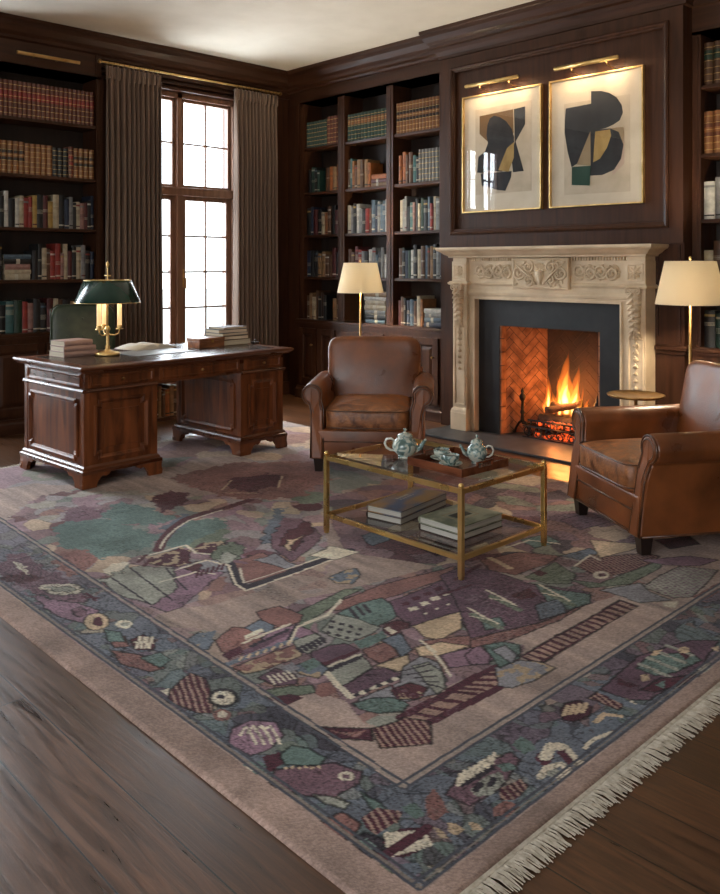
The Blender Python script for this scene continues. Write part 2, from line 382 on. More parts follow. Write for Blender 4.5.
curtain(4.90, 5.44, 'taupe pleated floor-length curtain on the right side of the window', -1, 5)
rod = thing('curtain_rod', 'thin brass curtain rod with rings above the window', 'curtain rod', (-6.925, 4.46, 3.205))
M().tube([(0, -1.0, 0), (0, 1.0, 0)], .010, 12).build('pole', BRASS, rod)
for s in (-1, 1):
    f = M(); f.sm = True; f.ball((0, s*1.015, 0), .02); f.build('finial', BRASS_D, rod)
    f = M(); f.tube([(-.125, s*.9, .0), (0, s*.9, 0)], .006); f.build('bracket', BRASS_D, rod)
for a, b in ((3.50, 4.055), (4.90, 5.44)):
    for k in range(11):
        c = a+(b-a)*(k+.5)/11-4.46
        f = M(); f.sm = True; f.tube([(.018*math.cos(t*math.pi/6), c, -.005+.018*math.sin(t*math.pi/6)) for t in range(12)], .0028, 6, closed=True)
        f.build('ring', BRASS_D, rod)

# ---------------------------------------------------------------- bookcases (local: u along x, front faces -y, back towards +y)
def raised_door(w, h):
    """panel door centred at u=0, standing on z=0, front at y=0 going to -.02"""
    m = M(); st = .06
    for a, b, c, d in ((-w/2, 0, -w/2+st, h), (w/2-st, 0, w/2, h), (-w/2+st, 0, w/2-st, st), (-w/2+st, h-st, w/2-st, h)): m.box(a, -.02, b, c, .0, d, .002)
    frame_loop(m, -w/2+st, w/2-st, st, h-st, -.006, [(0, .014), (.006, .010), (.012, 0), (.020, -.002), (.045, .009), (.05, .009)])
    m.box(-w/2+st+.048, -.015, st+.048, w/2-st-.048, -.004, h-st-.048)
    m.box(-w/2+.01, -.004, .01, w/2-.01, .0, h-.01)
    return m
def bookcase(label, loc, rz, bays, shelves, top, depth, doors, cab_h=.80):
    root = thing('bookcase', label, 'bookcase', loc, rz)
    xs = sorted({x for b in bays for x in b}); X0, X1 = xs[0]-.06, xs[-1]+.06
    edges = [X0]+[v for b in bays for v in b]+[X1]
    for a, b in zip(edges[::2], edges[1::2]):
        u = M(); u.box(a, 0, cab_h+.03, b, depth-.02, top, .003); w = (b-a)
        u.box(a+w*.3, -.006, cab_h+.06, b-w*.3, .002, top-.03, .002)
        u.build('upright', WALNUT, root)
    M().box(X0, depth-.018, 0, X1, depth-.001, top).build('back_panel', BACKWOOD, root)
    M().box(X0, 0, top-.0, X1, depth-.02, top+.02).build('top_rail', WALNUT_H, root)
    for b in bays:
        for z in shelves:
            M().box(b[0]-.001, .012, z-.028, b[1]+.001, depth-.019, z, .003).build('shelf', WALNUT_H, root)
    c = M(); c.box(X0, -.06, cab_h, X1, depth-.02, cab_h+.03, .006); c.box(X0, -.05, cab_h-.02, X1, -.03, cab_h)
    c.build('counter', WALNUT_H, root)
    c = M(); c.box(X0, -.035, .10, X1, depth-.02, cab_h-.001); c.build('cabinet', WALNUT, root)
    p = M(); p.sweep([(0, 0), (.05, 0), (.05, .085), (.035, .10), (.033, .125), (0, .125)], [(X0+.0, -.02), (X1, -.02)]); p.build('plinth', WALNUT_H, root)
    for a, b in doors:
        w = b-a; d = raised_door(w-.02, cab_h-.21)
        do = d.build('door', WALNUT, root, loc=((a+b)/2, -.035, .15))
        k = M(); k.sm = True; k.lathe([(0, 0), (.006, 0), (.005, .012), (.012, .018), (.012, .026), (0, .03)], 12)
        ko = k.build('knob', BRASS_D, do, loc=(w/2-.06, -.02, .42)); ko.rotation_euler = (R(90), 0, 0)
    return root
SH = [1.276, 1.717, 2.165, 2.64]
bookcase('dark wood built-in bookcase filling the wall left of the window', (-7.0, 2.98, 0), R(90), [(-.50, .475)], SH, 3.06, .298, [(-.48, -.01), (-.01, .46)])
BB = [(-6.815, -6.275), (-6.175, -5.585), (-5.495, -4.90)]
bookcase('dark wood built-in bookcase with three bays left of the fireplace', (-5.85, 5.70, 0), 0, [(a+5.85, b+5.85) for a, b in BB], SH, 3.11, .278, [(a+5.83, (a+b)/2+5.85) for a, b in BB]+[((a+b)/2+5.85, b+5.87) for a, b in BB])
bookcase('dark wood built-in bookcase at the right edge beyond the fireplace', (-2.10, 5.70, 0), 0, [(-.438, .42)], [1.276, 1.717, 2.17, 2.645], 3.0, .278, [(-.43, .0), (.0, .42)])
tl = thing('picture_light', 'slim brass picture light over the top shelf of the left bookcase', 'picture light', (-6.985, 2.975, 3.15))
M().tube([(.09, -.27, 0), (.09, .27, 0)], .015, 12).build('lamp_tube', BRASS, tl)
for s in (-.1, .1): M().tube([(0, s, 0), (.09, s, .0)], .005).build('arm', BRASS_D, tl)

# ---------------------------------------------------------------- books
CC = {'k': ('black', (.012, .012, .013)), 'n': ('navy', (.018, .028, .06)), 'g': ('dark green', (.015, .045, .028)), 'r': ('red', (.30, .03, .022)), 'm': ('maroon', (.10, .018, .018)),
      'b': ('brown', (.11, .048, .022)), 'o': ('orange', (.36, .11, .025)), 't': ('tan', (.30, .17, .075)), 'c': ('cream', (.50, .42, .29)), 'w': ('white', (.62, .60, .54)),
      'y': ('grey', (.24, .24, .235)), 's': ('slate blue', (.08, .13, .18)), 'e': ('teal', (.05, .14, .14)), 'p': ('dusty pink', (.36, .19, .16)), 'u': ('mustard', (.42, .27, .07)),
      'R': ('red-brown', (.17, .045, .022)), 'T': ('orange-tan', (.33, .135, .045)), 'G': ('bottle green', (.02, .06, .045)), 'K': ('dark brown', (.04, .02, .013))}
BM = {k: noisy('cover_'+v[0].replace(' ', '_').replace('-', '_'), tuple(c*.55 for c in v[1]), tuple(c*.8 for c in v[1]), (12, 12, 12), 2, .5, bump=.05, bscale=200) for k, v in CC.items()}
GILT = mat('gilt_lettering', (.62, .42, .16), .35, .7)
PALE = mat('pale_title_lettering', (.40, .36, .28), .6)
DARKT = mat('dark_title_lettering', (.02, .018, .016), .6)
ORD = ['first', 'second', 'third', 'fourth', 'fifth', 'sixth', 'seventh', 'eighth', 'ninth', 'tenth', 'eleventh', 'twelfth', 'thirteenth', 'fourteenth', 'fifteenth', 'sixteenth', 'seventeenth', 'eighteenth', 'nineteenth', 'twentieth']
ORD += ['twenty-'+o for o in ORD[:9]]
def spine_mesh(t, h, d, mats, bands):
    """upright book, spine at -y side, x centred; bands: [(z0 frac, z1 frac, mat index, proud)]"""
    m = M(); hw = t/2; N = 6; rd = .62 if any(b[2] == 2 and b[3] > .001 for b in bands) else .3
    arc = [(-hw+t*i/N, -d/2-rd*hw*math.sin(math.pi*i/N)) for i in range(N+1)]
    zs = sorted({0, 1, *[b[0] for b in bands], *[b[1] for b in bands]})
    for a, b in zip(zs, zs[1:]):
        mid = (a+b)/2; mi = 0; pr = 0
        for q in bands:
            if q[0] <= mid <= q[1]: mi, pr = q[2], q[3]
        m.mi = mi
        for i in range(N):
            p, q = arc[i], arc[i+1]
            m.face([m.v((p[0], p[1]-pr, a*h)), m.v((q[0], q[1]-pr, a*h)), m.v((q[0], q[1]-pr, b*h)), m.v((p[0], p[1]-pr, b*h))])
    m.mi = 0
    bmesh.ops.remove_doubles(m.b, verts=m.b.verts[:], dist=1e-5)
    m.box(-hw, -d/2, 0, -hw+.0025, d/2, h); m.box(hw-.0025, -d/2, 0, hw, d/2, h)
    m.face([m.v((x, y, h)) for x, y in arc]); m.face([m.v((x, y, 0)) for x, y in arc])
    m.mi = 1; m.box(-hw+.0026, -d/2+.001, .004, hw-.0026, d/2-.004, h-.004)
    return m
def leather_bands(kind):
    if kind == 'set2': B = [(.50, .76, 3, .0003)]
    elif kind == 'setg': B = [(.60, .82, 3, .0003)]
    elif kind == 'plain': B = []
    else: B = [(.62, .75, 3, .0003), (.40, .5, 3, .0003)]
    for z in (.08, .24, .39, .56, .72, .88): B.append((z, z+.012, 2, .0015))
    return B
def make_book(c, t, h, d, kind, label, group, loc, rz, lab2='k'):
    mats = [BM[c], CREAMPAGE, GILT, BM[lab2]]
    if kind == 'modern':
        r = rnd.random(); tm = PALE if c in 'kngrmsbeGK' else (DARKT if r < .6 else BM['m']); mats[2] = tm
        a = rnd.uniform(.35, .6); B = [(a, a+rnd.uniform(.12, .3), 0, 0)]
        if rnd.random() < .6:
            n = rnd.randint(2, 5)
            for k in range(n): z = a+k*.035; B.append((z, z+.011, 2, .0002))
        if rnd.random() < .5: B.append((.08, .12, 2, .0002))
        if rnd.random() < .25: B.append((.84, .9, 3, .0002))
        mats[3] = BM[rnd.choice('cyrsuw')]
    else: B = leather_bands(kind)
    o = spine_mesh(t, h, d, mats, B).build('book', mats, loc=loc, rz=rz)
    tag(o, label, 'book', group)
    return o
HN = lambda h: 'tall' if h > .285 else ('medium' if h > .245 else 'short')
def row(frame, u0, u1, z, spec, where, group, avail=.33):
    """frame: (origin xy, rz). spec: list of chars, or ('set',char,n,kind,lab2,h,label) or ('stack',chars)"""
    (ox, oy), rz = frame; ca, sa = math.cos(rz), math.sin(rz)
    items = []
    for s in spec:
        if isinstance(s, str): items += [('m', c, rnd.uniform(.8, 1.45), rnd.uniform(.225, avail)) for c in s]
        elif s[0] == 'set': items += [('s', s, s[7] if len(s) > 7 else 1.1, s[5]) for _ in range(s[2])]
        elif s[0] == 'stack': items.append(('k', s[1], 7.2, .2))
        elif s[0] == 'gap': items.append(('g', None, s[1], 0))
    tot = sum(i[2] for i in items); k = (u1-u0)/tot; u = u0; nth = 0
    for it in items:
        w = it[2]*k; d = rnd.uniform(.17, .2)
        front = .03+rnd.uniform(0, .012)
        if it[0] == 's': d, front = .19, .032
        def P(uu, vv): return (ox+ca*uu-sa*vv, oy+sa*uu+ca*vv)
        if it[0] in 'ms':
            x, y = P(u+w/2, front+d/2)
            t = w*(.93 if it[0] == 's' else .96)
            if it[0] == 's':
                _, c, n, kind, l2, h, lab = it[1][:7]
                make_book(c, t, h, d, kind, lab, lab, (x, y, z), rz, l2); nth += 1
            else:
                c = it[1]; lab = '%s %s book, %s from left, %s' % (HN(it[3]), CC[c][0], ORD[nth], where)
                make_book(c, t, it[3], d, 'modern', lab, group, (x, y, z), rz); nth += 1
        elif it[0] == 'k':
            zz = z; L = w-.01
            for j, c in enumerate(it[1]):
                th = rnd.uniform(.032, .05); l = L*rnd.uniform(.86, 1); 
                x, y = P(u+w/2+rnd.uniform(-.006, .006), front+.085)
                lab = '%s book flat, %s from bottom of stack, %s' % (CC[c][0], ORD[j], where)
                o = spine_mesh(th, l, .16, None, [(.1, .2, 0, 0)]+([(q0, q0+.14, 2, .0002)] if (q0 := rnd.uniform(.15, .75)) < .6 else [])).build('book', [BM[c], CREAMPAGE, PALE])
                tag(o, lab, 'book', group)
                o.rotation_euler = (0, R(90), rz)
                X, Y = P(u+w/2-l/2, front+.085); o.location = (X, Y, zz+th/2); zz += th+.0004
        u += w
LF = ((-7.0, 2.98), R(90)); BF = ((0, 5.70), 0)
wl = ['top shelf', 'second shelf', 'third shelf', 'fourth shelf', 'lowest shelf']
def L_(i): return wl[i]+' of bookcase left of window'
gl = 'books in the bookcase left of the window'
row(LF, -.49, .465, SH[3], [('set', 'R', 24, 'set2', 'r', .30, 'banded red and dark leather volume in the matching row, top shelf left of window')], L_(0), gl)
row(LF, -.49, .465, SH[2], [('set', 'R', 2, 'std', 'k', .27, 'red-brown volume at the left end of second shelf, left of window'), ('set', 'T', 5, 'std', 'K', .27, 'orange-tan leather volume with dark label, left group on second shelf left of window'),
     ('set', 'T', 5, 'plain', 'K', .262, 'plain orange-tan leather volume, middle group on second shelf left of window'), ('set', 'k', 3, 'std', 'k', .25, 'black leather volume in the row of tan ones, second shelf left of window'),
     ('set', 'R', 1, 'std', 'r', .27, 'single red-brown volume between black and tan sets, second shelf by window'), ('set', 'T', 4, 'std', 'K', .262, 'orange-tan leather volume with dark label, right end of second shelf left of window')], L_(1), gl)
row(LF, -.49, .465, SH[1], ['gbkkwkwcrrukmucknykcpmkn'], L_(2), gl, .31)
row(LF, -.49, .465, SH[0], ['ccyk', ('stack', 'ccpks'), 'kkcbrrpcmkcykn'], L_(3), gl, .31)
row(LF, -.49, .465, .83, ['kgkegrpkkmcbktkky'], L_(4), gl, .31)
gb = 'books in the three-bay bookcase'
bays = ['left bay', 'middle bay', 'right bay']
def B_(i, j): return '%s, %s beside fireplace' % (wl[i], bays[j])
X = lambda j: (BB[j][0]+.015, BB[j][1]-.008)
row(BF, *X(0), SH[3], [('set', 'G', 8, 'plain', 'g', .27, 'dark green volume in matching set, top shelf of left bay beside fireplace'), ('set', 'R', 4, 'plain', 'r', .29, 'red-brown volume in matching set, top shelf of left bay beside fireplace', 1.3)], '', gb)
row(BF, *X(1), SH[3], [('set', 'G', 12, 'setg', 'T', .27, 'green leather volume with orange label, top shelf of middle bay beside fireplace')], '', gb)
row(BF, *X(2), SH[3], [('set', 'T', 14, 'std', 'K', .29, 'orange-tan leather volume with dark label, top shelf of right bay beside fireplace')], '', gb)
row(BF, X(0)[0]+.03, X(0)[1], SH[2], ['kGkG', ('gap', 2), 'boto'], B_(1, 0), gb, .29)
row(BF, *X(1), SH[2], ['beTbtbto', ('stack', 'tmo')], B_(1, 1), gb, .31)
row(BF, X(2)[0]+.03, X(2)[1], SH[2], ['oobbek', ('set', 'y', 7, 'plain', 'c', .30, 'grey and gilt volume in matching set, second shelf of right bay beside fireplace')], B_(1, 2), gb, .31)
row(BF, *X(0), SH[1], ['knmkcTbkm'], B_(2, 0), gb, .31)
row(BF, *X(1), SH[1], ['cykwykrbsnyssy'], B_(2, 1), gb, .32)
row(BF, X(2)[0]+.04, X(2)[1], SH[1], ['cyykepkcgksrcyy'], B_(2, 2), gb, .33)
row(BF, *X(0), SH[0], ['nkkttbbmk'], B_(3, 0), gb, .31)
row(BF, *X(1), SH[0], ['bbmrykwyskyw'], B_(3, 1), gb, .31)
row(BF, X(2)[0]+.03, X(2)[1], SH[0], ['bkngwkcbsbtkyn'], B_(3, 2), gb, .32)
row(BF, *X(0), .83, ['btcbkKk', ('gap', 2), 'tb'], B_(4, 0), gb, .31)
row(BF, X(1)[0], X(1)[1], .83, [('gap', 5), ('stack', 'skyccwt'), ('gap', .6)], B_(4, 1), gb, .31)
row(BF, X(2)[0]+.02, X(2)[1], .83, ['mbknsbcT', ('stack', 'nsyw')], B_(4, 2), gb, .31)
gr = 'books in the bookcase right of the fireplace'
def R_(i): return ['top shelf', 'second shelf', 'third shelf', 'fourth shelf', 'lowest shelf'][i]+' right of fireplace'
RX = (-2.53, -1.75)
row(BF, *RX, 2.645, [('set', 'b', 12, 'setg', 'g', .29, 'banded brown and green leather volume, top shelf right of fireplace', 1.3)], '', gr)
row(BF, *RX, 2.17, [('set', 'T', 12, 'std', 'R', .29, 'orange-tan leather volume with red label, second shelf right of fireplace')], '', gr)
row(BF, *RX, SH[1], ['wyrkcmykbsk'], R_(2), gr, .31)
row(BF, *RX, SH[0], ['cbykmcrkstk'], R_(3), gr, .31)
row(BF, *RX, .83, ['kggppekbmyk'], R_(4), gr, .31)

# low rack with books below the window, seen through the desk kneehole
lr = thing('low_bookshelf', 'low dark wood shelf under the left curtain, seen through the desk kneehole', 'shelf', (-6.74, 4.0, 0), R(90))
m = M(); m.box(-.22, -.12, 0, .22, .12, .03, .003); m.box(-.22, -.12, .34, .22, .12, .37, .003)
for s in (-.22, .205): m.box(s, -.12, .03, s+.015, .12, .34)
m.build('frame', WALNUT_H, lr)
row(((-6.63, 4.0), R(90)), -.2, .2, .031, ['tbtbotbtbt'], 'low shelf behind the desk', 'books on the low shelf behind the desk', .28)

# ---------------------------------------------------------------- fireplace
def wpart(m, name, mats, root, **k):
    """part built in world coordinates under an unrotated root"""
    bmesh.ops.translate(m.b, verts=m.b.verts[:], vec=-root.location)
    return m.build(name, mats, root, **k)
XC = -3.675
FP = thing('fireplace', 'carved limestone fireplace with black slate surround and herringbone firebox', 'fireplace', (XC, BY, 0))
m = M(); m.box(-4.66, 5.11, 0, -2.70, 5.975, .02, .006); wpart(m, 'hearth_slab', SLATE_H, FP)
# slate surround
m = M(); SY = 5.53
for a, b, c, d in ((XC-.665, OX0, .02, 1.13), (OX1, XC+.665, .02, 1.13), (OX0, OX1, OZ, 1.13)): m.box(a, SY, c, b, 5.60, d, .001)
wpart(m, 'slate_surround', SLATE, FP)
# stone architrave (jambs and lintel) with bolection moulding round the slate
m = M()
for s in (-1, 1):
    a, b = sorted((XC+s*.66, XC+s*.72)); m.box(a, 5.475, .02, b, BY-.001, 1.13)
    m.box(*[v for v in (min(XC+s*.655, XC+s*.672), 5.462, .02, max(XC+s*.655, XC+s*.672), 5.50, 1.13)], .004)
m.box(XC-.72, 5.475, 1.13, XC+.72, BY-.001, 1.235); m.box(XC-.672, 5.462, 1.118, XC+.672, 5.50, 1.135, .004)
m.sweep([(0, 1.15), (.012, 1.155), (.018, 1.175), (.006, 1.19), (0, 1.20)], [(XC-.72, 5.475), (XC+.72, 5.475)])
wpart(m, 'architrave', STONE, FP, bevel=.002)
# frieze
m = M(); m.box(XC-.72, 5.475, 1.235, XC+.72, BY-.001, 1.46)
P_ = [(XC-.875, BY-.001), (XC-.875, 5.42), (XC-.70, 5.42), (XC-.70, 5.475), (XC-.255, 5.475), (XC-.255, 5.44), (XC+.255, 5.44), (XC+.255, 5.475), (XC+.70, 5.475), (XC+.70, 5.42), (XC+.875, 5.42), (XC+.875, BY-.001)]
m.sweep([(0, 1.232), (.014, 1.236), (.02, 1.25), (.008, 1.262), (0, 1.265)], P_[:4]+[(XC-.26, 5.475)])
m.sweep([(0, 1.232), (.014, 1.236), (.02, 1.25), (.008, 1.262), (0, 1.265)], [(XC+.26, 5.475)]+P_[8:])
wpart(m, 'frieze', STONE, FP)
m = M()
k = XC-.70
while k < XC+.70:
    m.box(k, 5.452, 1.432, k+.012, 5.48, 1.458, .002); k += .0235
wpart(m, 'dentil_band', STONE, FP)
def spiral(m, cx, cz, y, r0, turns, a0, sgn=1, th=.009):
    n = int(26*turns); pts = []; rr = []
    for i in range(n+1):
        t = i/n; r = r0*(1-t)**.8+.004; a = a0+sgn*t*turns*2*math.pi
        pts.append((cx+r*math.cos(a), y-.004-.008*math.sin(math.pi*t), cz+r*math.sin(a))); rr.append(th*(1-.45*t))
    m.tube(pts, rr, 6); m.ball((cx, y-.010, cz), th*1.25, 8, 6)
def leaf(m, cx, cz, y, L, Wd, ang, proud=.014):
    T0 = m.T.copy(); m.T = T0 @ Matrix.Translation((cx, y, cz)) @ Matrix.Rotation(-ang, 4, 'Y')
    m.ball((L/2, 0, 0), .5, 8, 6, (L, proud*1.4, Wd)); m.tube([(0, -proud*.7, 0), (L*.5, -proud*.95, 0), (L, -proud*.4, 0)], [.003, .0035, .001], 5)
    m.T = T0
def rinceau(m, x0, x1, zc, y, r, seed):
    rr = random.Random(seed); n = max(1, int((x1-x0)/(r*1.55))); st = (x1-x0)/n
    for i in range(n):
        cx = x0+st*(i+.5); up = 1 if i % 2 else -1
        spiral(m, cx, zc-up*.006, y, r*.92, 1.7, math.pi*(.5 if up > 0 else 1.5)+.6, up)
        for q in range(16):
            a = q*.40+rr.uniform(-.3, .3); leaf(m, cx+r*.68*math.cos(a), zc+r*.68*math.sin(a), y, r*.55, r*.24, a+.9*up, .013)
        leaf(m, cx-st*.5, zc, y, r*.8, r*.3, .7*up); leaf(m, cx-st*.5, zc, y, r*.8, r*.3, math.pi-.7*up)
        m.ball((cx, y-.012, zc-up*.006), r*.2, 8, 6)
for s in (-1, 1):
    m = M(); m.sm = True; a, b = sorted((XC+s*.64, XC+s*.285)); rinceau(m, a, b, 1.346, 5.475, .056, 11+s)
    wpart(m, 'scroll_carving', STONE, FP)
m = M(); m.box(XC-.255, 5.440, 1.215, XC+.255, 5.476, 1.455, .003)
frame_loop(m, XC-.255, XC+.255, 1.215, 1.455, 5.440, [(0, 0), (.004, .008), (.012, .010), (.018, .002), (.02, 0)])
tb = wpart(m, 'centre_tablet', STONE, FP)
m = M(); m.sm = True; y = 5.44
m.lathe([(0, 1.25), (.02, 1.25), (.012, 1.27), (.03, 1.30), (.038, 1.33), (.03, 1.345), (.036, 1.352), (0, 1.352)], 12, (XC, y-.002, 0))
for q in range(9): a = .25+q*(math.pi-.5)/8; leaf(m, XC+.012*math.cos(a), 1.352, y, .065, .022, a)
for q in range(5): m.ball((XC-.03+q*.015, y-.012, 1.362+.008*(q % 2)), .011, 8, 6)
for s in (-1, 1):
    spiral(m, XC+s*.10, 1.385, y, .042, 1.6, math.pi/2 if s > 0 else math.pi/2, s)
    spiral(m, XC+s*.10, 1.285, y, .042, 1.6, -math.pi/2, -s)
    spiral(m, XC+s*.19, 1.34, y, .05, 1.7, math.pi if s > 0 else 0, s)
    rq = random.Random(5+s)
    for q in range(26):
        cx, cz, a = XC+s*rq.uniform(.06, .225), rq.uniform(1.245, 1.425), rq.uniform(0, 6.28); leaf(m, cx, cz, y, .036, .014, a, .011)
    m.tube([(XC+s*.03, y-.012, 1.25), (XC+s*.12, y-.016, 1.335), (XC+s*.23, y-.012, 1.42)], [.006, .009, .004], 6)
bmesh.ops.translate(m.b, verts=m.b.verts[:], vec=-FP.location); m.build('urn_and_foliage_carving', STONE, tb)
# mantel shelf
m = M(); m.box(XC-.86, 5.43, 1.462, XC+.86, BY-.001, 1.545)
m.sweep([(0, 1.460), (.016, 1.462), (.020, 1.474), (.045, 1.488), (.066, 1.507), (.078, 1.514), (.088, 1.518), (.095, 1.53), (.095, 1.545), (0, 1.545)], [(XC-.87, BY-.001), (XC-.87, 5.42), (XC+.87, 5.42), (XC+.87, BY-.001)])
wpart(m, 'mantel_shelf', STONE, FP)
for s in (-1, 1):
    a, b = sorted((XC+s*.72, XC+s*.865)); xc = (a+b)/2
    m = M(); m.box(a, 5.44, .205, b, BY-.001, 1.462)
    frame_loop(m, a, b, .215, .90, 5.44, [(.014, 0), (.016, .007), (.024, .007), (.028, 0)])
    m.box(a-.004, 5.43, 1.265, b+.004, BY-.001, 1.43, .003)
    frame_loop(m, a, b, 1.275, 1.42, 5.43, [(.01, 0), (.012, .006), (.02, .006), (.024, 0)])
    po = wpart(m, 'pilaster', STONE, FP, bevel=.0015)
    m = M(); m.box(a-.012, 5.42, .02, b+.012, BY-.001, .165, .004); m.sweep([(0, .165), (.004, .165), (.0, .185), (-.012, .205), (-.02, .205)], [(a-.008, BY-.001), (a-.008, 5.424), (b+.008, 5.424), (b+.008, BY-.001)])
    bmesh.ops.translate(m.b, verts=m.b.verts[:], vec=-FP.location); m.build('plinth_block', STONE, po)
    m = M(); m.sm = True
    # acanthus console: S-shaped body with leaves
    for q in range(14):
        t = q/13; z = 1.225-.30*t; pr = .052*math.sin(math.pi*min(1, (1-t)*1.15))**1.0*(1-.45*t)+.012; hw = .052-.018*t
        m.ball((xc, 5.44, z), 1, 12, 6, (hw, pr, .02))
    for q in range(7):
        t = q/6; z = 1.20-.26*t; pr = .05*(1-.4*t)
        for k2 in (-1, 1):
            leaf(m, xc, z, 5.44-pr*.8, .062-.014*t, .028, math.pi/2+k2*(2.25-.2*t), .016)
        m.ball((xc, 5.44-pr-.008, z), .010, 8, 6)
    for k2 in (-1, 1): spiral(m, xc+k2*.032, 1.215, 5.40, .024, 1.5, math.pi/2, -k2, .006)
    for k2 in (-1, 0, 1): leaf(m, xc, .94, 5.425, .075, .026, -math.pi/2+k2*.7, .016)
    bmesh.ops.translate(m.b, verts=m.b.verts[:], vec=-FP.location); m.build('acanthus_carving', STONE, po)
    m = M(); m.sm = True
    for q in range(7):
        z = .86-.052*q; sc = 1-.07*q
        for k2 in (-.55, 0, .55): leaf(m, xc, z, 5.436, .045*sc, .018*sc, -math.pi/2+k2, .011)
        m.ball((xc, 5.43, z), .009*sc, 8, 6)
    bmesh.ops.translate(m.b, verts=m.b.verts[:], vec=-FP.location); m.build('bellflower_drop', STONE, po)
    m = M(); m.sm = True
    for k2 in range(8): leaf(m, xc, 1.348, 5.428, .048, .020, k2*math.pi/4, .010)
    m.ball((xc, 5.42, 1.348), .012, 8, 6)
    bmesh.ops.translate(m.b, verts=m.b.verts[:], vec=-FP.location); m.build('rosette', STONE, po)
# firebox: herringbone brick skins on splayed cheeks and back
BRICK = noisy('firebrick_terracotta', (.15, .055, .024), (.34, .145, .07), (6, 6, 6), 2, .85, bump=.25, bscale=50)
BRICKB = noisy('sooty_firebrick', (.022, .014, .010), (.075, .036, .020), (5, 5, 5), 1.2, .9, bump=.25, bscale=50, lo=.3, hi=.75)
MORTAR = noisy('firebox_mortar', (.045, .026, .018), (.08, .045, .03), (8, 8, 8), 2, .95)
def herring(w, h, T, name, bmt, L=.17, Wd=.0567):
    m = M(); g = .006; c = math.cos(math.pi/4)
    for i in range(-14, 30):
        for j in range(-14, 30):
            # classic herringbone: horizontal brick at (i,j) lattice and vertical partner
            ox, oy = (i*Wd+j*2*L*0)+0, 0
    n = 26
    for r_ in range(-n, n):
        for k_ in range(-6, 8):
            bx = r_*Wd+k_*2*L; by = r_*Wd
            for (x0, y0, x1, y1) in ((bx, by, bx+L, by+Wd), (bx+L, by-(L-Wd), bx+L+Wd, by+Wd)):
                q = [(x0+g/2, y0+g/2), (x1-g/2, y0+g/2), (x1-g/2, y1-g/2), (x0+g/2, y1-g/2)]
                R_ = [((x-y)*c+w/2, (x+y)*c+h/2) for x, y in q]
                if max(p[0] for p in R_) < 0 or min(p[0] for p in R_) > w or max(p[1] for p in R_) < 0 or min(p[1] for p in R_) > h: continue
                m.prism([(p[0], p[1]) for p in R_], -.006, 0, 'y')
    for co, no in (((0, 0, 0), (-1, 0, 0)), ((w, 0, 0), (1, 0, 0)), ((0, 0, 0), (0, 0, -1)), ((0, 0, h), (0, 0, 1))):
        bmesh.ops.bisect_plane(m.b, geom=m.b.verts[:]+m.b.edges[:]+m.b.faces[:], plane_co=co, plane_no=no, clear_outer=True)
        bmesh.ops.holes_fill(m.b, edges=[e for e in m.b.edges if e.is_boundary])
    m.mi = 1; m.box(0, -.003, 0, w, .012, h)
    bmesh.ops.transform(m.b, matrix=T, verts=m.b.verts[:])
    return wpart(m, name, [bmt, MORTAR], FP)
FBY0, FBY1 = 5.60, 5.965; LX1, RX1 = -3.955, -3.385
dx, dy = LX1-OX0, FBY1-FBY0; Lw = math.hypot(dx, dy)
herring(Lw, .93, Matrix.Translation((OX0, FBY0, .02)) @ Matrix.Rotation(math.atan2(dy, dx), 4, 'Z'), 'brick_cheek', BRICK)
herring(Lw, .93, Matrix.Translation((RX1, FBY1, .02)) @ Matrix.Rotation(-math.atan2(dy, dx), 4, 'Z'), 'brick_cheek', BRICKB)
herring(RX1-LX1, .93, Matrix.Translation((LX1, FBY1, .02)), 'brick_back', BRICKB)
m = M(); m.box(OX0+.0, 5.601, OZ+.005, OX1, 5.975, OZ+.025); wpart(m, 'firebox_lintel', MORTAR, FP)
for s, x in ((-1, OX0), (1, OX1)):
    m = M()
    for k in range(8):
        z = .02+k*.1115; a, b = sorted((x, x-s*.016)); m.box(a, 5.535, z+.003, b, 5.60, z+.1085, .002)
    wpart(m, 'jamb_bricks', BRICK, FP)

# andirons, grate, logs, embers, flames
GX = -3.64
gr_ = thing('fire_grate', 'black iron fire grate with scrolled front holding the burning logs', 'fire grate', (GX, 5.75, .02))
m = M(); m.sm = True
for k in range(9):
    x = -.24+.06*k; m.tube([(x, -.13, .13), (x, -.13, .085), (x, .13, .085), (x, .13, .16)], .007, 6)
m.tube([(-.27, -.13, .085), (.27, -.13, .085)], .009, 6); m.tube([(-.27, .13, .085), (.27, .13, .085)], .009, 6); m.tube([(-.27, -.13, .135), (.27, -.13, .135)], .008, 6)
for sx_ in (-.25, .25):
    for sy in (-.13, .13): m.tube([(sx_, sy, .085), (sx_*1.05, sy*1.1, .0)], .009, 6)
m.build('basket', IRON, gr_)
m = M(); m.sm = True
for k in range(6):
    cx = -.25+.10*k
    for s in (-1, 1):
        pts = []
        for i in range(24):
            t = i/23; a = math.pi/2+s*t*3.2*math.pi/1.6; r = .042*(1-.75*t); pts.append((cx+r*math.cos(a), -.16, .045+r*math.sin(a)))
        m.tube(pts, .0045, 5)
m.tube([(-.30, -.16, .004), (.30, -.16, .004)], .005, 6); m.tube([(-.30, -.16, .09), (.30, -.16, .09)], .005, 6)
m.build('scroll_guard', IRON, gr_)
